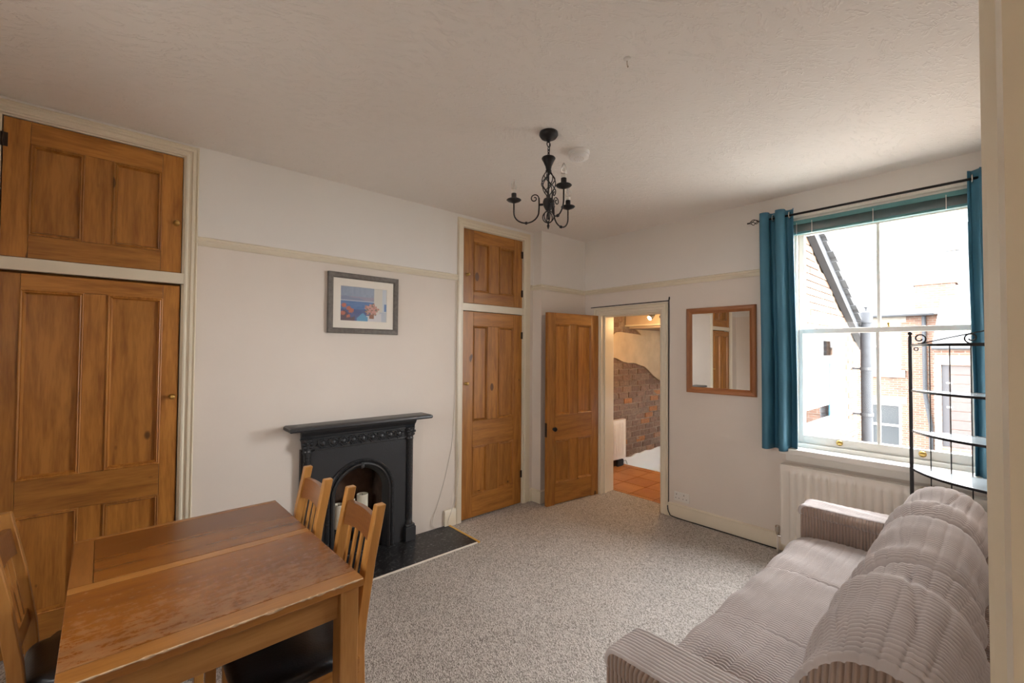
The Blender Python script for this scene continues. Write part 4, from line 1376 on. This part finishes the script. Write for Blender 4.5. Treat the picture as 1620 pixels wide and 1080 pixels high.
for q in (1, 2, 3):
    y = -S_ * q / 4
    MB().tube([(0, y, .02), (0, y, 1.60)], .003, 6).build('back_rod', M['black'], et)
    MB().tube([(y, -S_, .02), (y, -S_, 1.60)], .003, 6).build('back_rod', M['black'], et)
MB().tube([(0, -.045, 1.612), (0, -.17, 1.648), (0, -S_, 1.695)], .004, 6).build('crest_rod', M['black'], et)
MB().tube([(-.045, -S_, 1.612), (-.17, -S_, 1.648), (-S_ * .03, -S_, 1.695)][:2] + [(-S_ * .02, -S_, 1.695)], .003, 6).build('crest_rod', M['black'], et)
for y0, sg in ((-.045, 1), (-S_ + .085, -1)):
    pts = []
    for i in range(26):
        t = i / 25; a = -pi * .6 + t * pi * 2.5; rr = .033 * (1 - .66 * t)
        pts.append((0, y0 - sg * rr * cos(a) * 1.0, 1.646 + rr * sin(a)))
    MB().tube(pts, .0045, 6).build('scroll', M['black'], et, smooth=True)
ring_b = MB(); ring(ring_b, (0, -.028, 1.580), .010, .010, 'y', .0032)
ring_b.build('hook_ring', M['black'], et, smooth=True)

# ------------------------------------------------------------------ landing beyond the door
YH = 3.525
struct(bx('floor_landing', (4.13, 1.35, -.12), (5.20, YH, -.004), M['grout']))
fl = bpy.data.objects['floor_landing']
rt = random.Random(4)
tx = [4.131, 4.185, 4.48, 4.78, 5.075, 5.20]
ty = [YH - .001, 3.325, 3.03, 2.735, 2.445, 2.15, 1.86, 1.57, 1.36]
for i in range(len(tx) - 1):
    for j in range(len(ty) - 1):
        g = .0045
        bx('tile', (tx[i] + g, ty[j + 1] + g, -.004), (tx[i + 1] - g, ty[j] - g, .0015 + rt.uniform(0, .0015)), M['terracotta'], fl, .002)
struct(bx('ceiling_landing', (4.13, 1.35, 2.055), (5.26, YH + .1, 2.15), M['hall_ceiling']))
struct(bx('trim_7', (5.26, 1.35, 1.925), (5.36, YH, 2.15), M['hall_ceiling']))
struct(bx('trim_8', (5.235, 1.35, 1.905), (5.37, YH, 1.928), M['cream'], None, .004))
struct(bx('ceiling_stair', (5.36, 1.35, 1.88), (7.50, YH + .1, 1.95), M['hall_ceiling']))
wl = struct(bx('wall_landing', (4.13, YH + .006, -2.4), (7.5, YH + .25, 2.15), M['mortar']))
# individual old bricks, each slightly out of line
variants = []
for k in range(6):
    r2 = random.Random(50 + k)
    me_b = MB().box((-.109, -.012, -.0355), (.109, .012, .0355), .006)
    me_b.v = [(x + r2.uniform(-.004, .004), y + r2.uniform(-.0035, .0035), z + r2.uniform(-.0035, .0035)) for x, y, z in me_b.v]
    me2 = me_b.mesh('brick'); me2.materials.append(M['brick']); variants.append(me2)
rb = random.Random(9)
PLAST = [(4.60, 1.70), (4.78, 1.735), (4.90, 1.74), (4.94, 1.78), (5.00, 1.815), (5.10, 1.825), (5.30, 1.815), (5.62, 1.800), (5.50, 1.875), (6.9, 1.875), (6.9, 1.02), (6.25, 1.095), (6.10, 1.13), (5.95, 1.20),
         (5.80, 1.29), (5.70, 1.34), (5.58, 1.36), (5.50, 1.385), (5.40, 1.395), (5.28, 1.395), (5.18, 1.41), (5.08, 1.44), (5.00, 1.465), (4.90, 1.475), (4.79, 1.48), (4.60, 1.50)]
def inpoly(x, z, poly):
    c = False; j = len(poly) - 1
    for i in range(len(poly)):
        xi, zi = poly[i]; xj, zj = poly[j]
        if (zi > z) != (zj > z) and x < (xj - xi) * (z - zi) / (zj - zi) + xi: c = not c
        j = i
    return c
row = 0
z = .045
while z < 2.04:
    x = 4.40 + (.118 if row % 2 else 0) + rb.uniform(-.02, .02)
    while x < 6.7:
        ok = not (z > 1.86 and x > 5.2)
        if ok and not all(inpoly(x + a, z + c, PLAST) for a in (-.1, .1) for c in (-.03, .03)) and not (z < .09 and x > 5.3):
            o = bpy.data.objects.new('brick', variants[rb.randrange(6)])
            COL.objects.link(o); o.parent = wl
            o.location = (x + rb.uniform(-.006, .006), YH + .011 + rb.uniform(-.005, .005), z + rb.uniform(-.004, .004))
            o.rotation_euler = (rb.uniform(-.03, .03), rb.uniform(-.025, .025), rb.uniform(-.03, .03))
            o.scale = (rb.uniform(.9, 1.04), 1, rb.uniform(.9, 1.05))
        x += .228
    z += .0815; row += 1
MB().prism(PLAST, XZ(YH), -.006, .022).build('plaster_patch', M['plaster'], wl)
WH = [(5.05, -.02), (5.05, .10), (5.12, .30), (5.19, .40), (5.22, .30), (5.21, .10), (5.28, .075), (5.40, .07), (5.5, .10), (5.62, .085), (5.75, .105), (5.9, .09), (6.1, .11), (6.3, .10), (6.9, .11), (6.9, -2.3), (5.21, -2.3), (5.21, -.02)]
MB().prism(WH, XZ(YH), -.004, .020).build('white_dado', M['hall_white'], wl)
# small radiator on the brick wall
lr = thing('radiator', 'small white radiator on the bare brick wall of the landing', 'radiator', (4.55, YH - .075, .11))
q = flute_panel(.60, .52, .04, .009)
q.box((0, .001, 0), (.60, .012, .52))
q.build('front_panel', M['rad_white'], lr, auto=50)
bx('top_grille', (-.002, -.002, .515), (.602, .050, .525), M['rad_white'], lr, .003)
bx('side_panel', (.597, -.002, .02), (.603, .050, .516), M['rad_white'], lr)
bx('wall_bracket', (.28, .012, .1), (.31, .050, .45), M['rad_white'], lr)
jb = thing('junction_box', 'small grey box with a loose wire on the landing floor below the radiator', 'box', (5.08, YH - .05, .003))
bx('case', (-.09, -.012, 0), (.045, .018, .085), M['lead'], jb, .004)
MB().tube(smooth_path([(.045, 0, .05), (.09, -.01, .06), (.11, -.015, .03), (.115, -.02, .004)]), .003, 6).build('wire', M['cable_b'], jb)
# spotlight bar
sb = thing('ceiling_spotlight', 'dark bracket spotlight fitting on the landing ceiling', 'spotlight', (4.85, 2.80, 2.055))
MB().box((-.025, -.16, -.018), (.025, .16, 0), .004).build('bar', M['iron'], sb)
for y, ry in ((.07, .5), (-.09, -.3)):
    MB().tube([(0, y, -.018), (0, y, -.05)], .006, 8).build('stem', M['iron'], sb)
    dirv = Vector((-.75, .25 * (1 if y > 0 else -1), -.55)).normalized() if y > 0 else Vector((.35, .8, -.5)).normalized()
    c = Vector((0, y, -.06))
    MB().tube([c - dirv * .035, c - dirv * .015, c + dirv * .03, c + dirv * .05], [.018, .026, .034, .036], 14).build('lamp_head', M['iron'], sb, smooth=False)
    MB().tube([c + dirv * .050, c + dirv * .0525], .030, 14).build('lamp_glass', M['spot_lamp'], sb)
light('landing_spot_light', 'POINT', (4.80, 2.62, 1.90), 27, (1.0, .62, .28), .05)
# stairs going down
mb = MB()
for i in range(9):
    mb.box((5.20 + i * .235, 2.45, -2.4), (5.20 + (i + 1) * .235 + .02, YH - .03, -.19 * (i + 1)))
struct(mb.build('floor_stair', M['tread']))

# ------------------------------------------------------------------ outside: own rear offshoot
of = thing('offshoot_building', 'brick rear offshoot with sloping roof edge beside the window', 'building', (4.13, 1.35, -3))
OZ = lambda z: z + 3
OXx = lambda x: x - 4.13
OW = (5.28, 6.92, .70, 1.76)
roofz = lambda x: 2.79 - (x - 5.45) * .474
mb = wall_holes(OXx(4.13), OXx(7.60), 0, OZ(1.85), [(OXx(OW[0]), OXx(OW[1]), OZ(OW[2]), OZ(OW[3]))], .014, .20, 'x')
mb.prism([(OXx(4.131), OZ(1.85)), (OXx(7.40), OZ(1.85)), (OXx(4.131), OZ(roofz(4.131)))], lambda a, b_, h: (a, h, b_), .014, .20)
mb.build('wall', M['mortar'], of)
ow = bpy.data.objects['wall']
mb = MB().box((OXx(7.50), .02, 0), (OXx(7.60), 2.4, OZ(1.85))).build('end_wall', M['far_brick'], of)
# bricks of the flank wall that can be seen from the room
me_o = MB().box((-.1075, -.011, -.0325), (.1075, .011, .0325), .004).mesh('brick')
m, nt, b = newmat('flank_brick')
oi = nd(nt, 'ShaderNodeObjectInfo')
c = ramp(nt, oi.outputs['Random'], [(0, (.13, .075, .05)), (.5, (.16, .10, .07)), (.8, (.12, .06, .038)), (1, (.18, .125, .095))])
nt.links.new(c, b.inputs['Base Color']); b.inputs['Roughness'].default_value = .9
me_o.materials.append(m)
rb = random.Random(3)
z = .40; row = 0
while z < 2.9:
    x = 4.96 + (.1125 if row % 2 else 0)
    while x < 7.58:
        inwin = OW[0] - .10 < x < OW[1] + .10 and OW[2] - .10 < z < OW[3] + .03
        if not inwin and z + .05 < roofz(x + .11):
            o = bpy.data.objects.new('brick', me_o); COL.objects.link(o); o.parent = ow
            o.location = (OXx(x), .010 + rb.uniform(-.003, .003), OZ(z))
        x += .225
    z += .075; row += 1
# bargeboard, verge slates
dirx = Vector((1, 0, -.474)).normalized()
x0, x1 = 4.14, 7.72
MB().prism([(OXx(x0), OZ(roofz(x0)) - .11), (OXx(x1), OZ(roofz(x1)) - .11), (OXx(x1), OZ(roofz(x1)) + .005), (OXx(x0), OZ(roofz(x0)) + .005)], lambda a, b_, h: (a, h, b_), -.075, -.005).build('bargeboard', M['lead'], of)
nsl = 20
for i in range(nsl):
    xa = x0 + (x1 - x0) * i / nsl; xb_ = x0 + (x1 - x0) * (i + 1) / nsl + .03
    mb = MB().prism([(OXx(xa), OZ(roofz(xa)) + .012), (OXx(xb_), OZ(roofz(xb_)) + .026), (OXx(xb_), OZ(roofz(xb_)) + .042), (OXx(xa), OZ(roofz(xa)) + .030)], lambda a, b_, h: (a, h, b_), -.13 + .02 * ((i * 7) % 3) / 2, .45)
    mb.build('slate', M['slate'], of)
MB().prism([(OXx(x0), OZ(roofz(x0)) - .02), (OXx(x1), OZ(roofz(x1)) - .02), (OXx(x1), OZ(roofz(x1)) + .012), (OXx(x0), OZ(roofz(x0)) + .012)], lambda a, b_, h: (a, h, b_), .0, 2.6).build('roof', M['slate'], of)
# window of the offshoot
bx('roller_blind', (OXx(OW[0] + .071), .083, OZ(.92)), (OXx(OW[1] - .42), .086, OZ(1.425)), M['ext_white'], of)
bx('side_curtain', (OXx(OW[1] - .40), .083, OZ(OW[2] + .072)), (OXx(OW[1] - .071), .095, OZ(1.425)), M['teal'], of)
bx('net_curtain', (OXx(OW[0] + .071), .083, OZ(1.525)), (OXx(6.045), .086, OZ(OW[3] - .062)), M['ext_white'], of)
wf = thing('side_window', None, None, (OXx(0), 0, OZ(0))); wf.parent = of
ox = lambda x: x
mb = MB()
for a, c, z0, z1 in ((OW[0], OW[0] + .07, OW[2], OW[3]), (OW[1] - .07, OW[1], OW[2], OW[3]), (OW[0] + .07, OW[1] - .07, OW[2], OW[2] + .07), (OW[0] + .07, OW[1] - .07, OW[3] - .06, OW[3]),
                     (OW[0] + .07, OW[1] - .07, 1.43, 1.52), (6.05, 6.11, 1.52, OW[3] - .06)):
    mb.box((a, .05, z0), (c, .12, z1))
mb.box((OW[0] - .08, -.06, OW[2] - .08), (OW[1] + .08, .05, OW[2]))
mb.build('window_frame', M['ext_white'], wf)
bx('pane', (OW[0] + .07, .075, OW[2] + .07), (OW[1] - .07, .079, 1.43), M['glass'], wf)
bx('pane', (OW[0] + .07, .075, 1.52), (6.05, .079, OW[3] - .06), M['glass'], wf)
bx('pane', (6.11, .075, 1.52), (OW[1] - .07, .079, OW[3] - .06), M['glass'], wf)
# flue pipe with cowl at the corner
FXp, FYp = OXx(7.30), -.15
MB().tube([(FXp, FYp, 0), (FXp, FYp, OZ(1.96))], .062, 20).build('flue_pipe', M['lead'], of, auto=40)
MB().lathe([(.072, OZ(1.95)), (.072, OZ(2.09)), (.062, OZ(2.10)), (.02, OZ(2.11))], (FXp, FYp, 0), 20).lathe([(.012, OZ(2.10)), (.012, OZ(2.15)), (.03, OZ(2.155)), (.03, OZ(2.165))], (FXp, FYp, 0), 12).build('cowl', M['lead'], of, auto=40)
for z in (.75, 1.35):
    MB().lathe([(.066, -.02), (.070, -.02), (.070, .02), (.066, .02)], (FXp, FYp, OZ(z)), 20).box((FXp - .01, FYp, OZ(z) - .012), (FXp + .01, .02, OZ(z) + .012)).build('pipe_clip', M['gutter'], of)
MB().tube([(OXx(7.70), -.09, OZ(1.70)), (OXx(7.70), 2.0, OZ(1.70))], .05, 10).build('gutter', M['gutter'], of)

# ------------------------------------------------------------------ outside: houses across the back lane
th = thing('terrace_house', 'red brick terrace house with slate roof across the back lane', 'building', (20, 2.0, -3))
TY = lambda y: y - 2.0
def rect_wall(y0, y1, z0, z1, holes):
    return wall_holes(TY(y0), TY(y1), OZ(z0), OZ(z1), [(TY(a), TY(c), OZ(d), OZ(e)) for a, c, d, e in holes], 0, .3, 'y')
TWIN = [(2.36, 3.25, .99, 2.62), (2.36, 3.25, -1.70, -.19), (5.2, 6.1, .99, 2.62), (5.2, 6.1, -1.70, -.19), (8.2, 9.1, .99, 2.62), (-3.6, -2.7, .99, 2.62)]
rect_wall(-9, 13, -3, 2.92, TWIN).build('wall', M['far_brick'], th)
for a, c, d, e in TWIN:
    wo = MB()
    for y0, y1, z0, z1 in ((a, a + .07, d, e), (c - .07, c, d, e), (a + .07, c - .07, d, d + .08), (a + .07, c - .07, e - .07, e), (a + .07, c - .07, (d + e) / 2 - .035, (d + e) / 2 + .035)):
        wo.box((.08, TY(y0), OZ(z0)), (.15, TY(y1), OZ(z1)))
    wob = wo.build('window_frame', M['ext_white'], th)
    for z0, z1 in ((d + .08, (d + e) / 2 - .035), ((d + e) / 2 + .035, e - .07)):
        bx('pane', (.11, TY(a + .07), OZ(z0)), (.12, TY(c - .07), OZ(z1)), M['ext_glass'], wob)
    bx('sill', (-.08, TY(a - .12), OZ(d - .26)), (.06, TY(c + .12), OZ(d - .005)), M['ext_stone'], th)
    bx('lintel', (-.012, TY(a - .15), OZ(e + .005)), (.06, TY(c + .15), OZ(e + .26)), M['ext_stone'], th)
MB().prism([(-.25, OZ(2.86)), (2.9, OZ(5.42)), (5.8, OZ(2.86))], lambda a, b_, h: (a, h, b_), TY(-9), TY(13)).build('roof', M['slate'], th)
MB().tube([(2.9, TY(-9), OZ(5.46)), (2.9, TY(13), OZ(5.46))], .10, 8).build('ridge', M['ext_stone'], th)
MB().tube([(-.30, TY(1.5), OZ(2.88)), (-.30, TY(13), OZ(2.88))], .07, 8).build('gutter', M['gutter'], th)
MB().tube([(-.08, TY(1.76), OZ(2.85)), (-.08, TY(1.75), OZ(.2)), (-.10, TY(1.62), OZ(-.8)), (-.10, TY(1.62), OZ(-3))], .055, 10).build('downpipe', M['lead'], th)
rs = lambda x: 2.86 + (x + .25) * (2.56 / 3.15)
for y0, y1, xa in ((2.25, 2.95, 1.35), (5.0, 5.6, 1.6)):
    v = [(xa, TY(y0), OZ(rs(xa)) + .10), (xa + .75, TY(y0), OZ(rs(xa + .75)) + .10), (xa + .75, TY(y1), OZ(rs(xa + .75)) + .10), (xa, TY(y1), OZ(rs(xa)) + .10)]
    v += [(x, y, z - .12) for x, y, z in v]
    MB().add(v, [(0, 1, 2, 3), (7, 6, 5, 4), (0, 4, 5, 1), (1, 5, 6, 2), (2, 6, 7, 3), (3, 7, 4, 0)]).build('skylight', M['ext_glass'], th)
MB().prism([(.5, OZ(2.86)), (3.4, OZ(6.5)), (6.3, OZ(2.86))], lambda a, b_, h: (a, h, b_), TY(-9), TY(1.02)).build('upper_roof', M['slate'], th)
bx('chimney', (.02, TY(1.02), OZ(3.04)), (.72, TY(1.98), OZ(3.86)), M['far_brick'], th, .01)
bx('chimney_cap', (-.03, TY(.97), OZ(3.86)), (.77, TY(2.03), OZ(3.93)), M['far_brick'], th)

ne = thing('lane_outbuilding', 'pale brick outbuilding with slate roof and dark boarded gate across the lane', 'building', (16.6, .0, -3))
wall_holes(-4.0, 1.27, 0, OZ(1.80), [(-.6, 1.13, OZ(-.95), OZ(1.26))], 0, .28, 'y').build('wall', M['far_brick'], ne)
bx('gate_lintel', (-.03, -.75, OZ(1.265)), (.05, 1.26, OZ(1.52)), M['ext_stone'], ne)
bx('pier', (-.02, 1.135, 0), (.0, 1.27, OZ(1.26)), M['render_pale'], ne)
gt = bx('gate_frame', (.06, .99, OZ(-.95)), (.12, 1.125, OZ(1.25)), M['gate_dark'], ne)
for i in range(9):
    z0 = OZ(-.95) + i * .244
    bx('board', (.05 + .004 * (i % 2), -.59, z0), (.10, .985, z0 + .230), M['gate_board'], gt, .006)
for z in (.1, .75):
    bx('gate_hinge', (.04, .92, OZ(z)), (.058, 1.04, OZ(z) + .04), M['ext_white'], gt)
MB().prism([(-.12, OZ(1.76)), (2.7, OZ(3.36)), (2.7, OZ(3.28)), (-.12, OZ(1.68))], lambda a, b_, h: (a, h, b_), -4.1, 1.30).build('roof', M['slate'], ne)
MB().tube([(-.17, -4.1, OZ(1.72)), (-.17, 1.30, OZ(1.72))], .05, 8).build('gutter', M['gutter'], ne)
struct(bx('ground', (-40, -40, -3.2), (60, 60, -3.0), M['ground']))
# unseen pendant, added as a fitting above the lobby fill light
lp = thing('fill_light_pendant', 'plain white pendant holder added over the lobby fill light', 'lamp', (1.05, -1.25, 2.60))
MB().lathe([(.045, .20), (.045, .185), (.012, .175)], n=16).build('ceiling_rose', M['plastic'], lp)
MB().tube([(0, 0, .18), (0, 0, .05)], .003, 6).build('flex', M['plastic'], lp)
MB().lathe([(.016, .05), (.020, .04), (.020, 0), (.014, -.012)], n=14).build('lamp_holder', M['plastic'], lp)
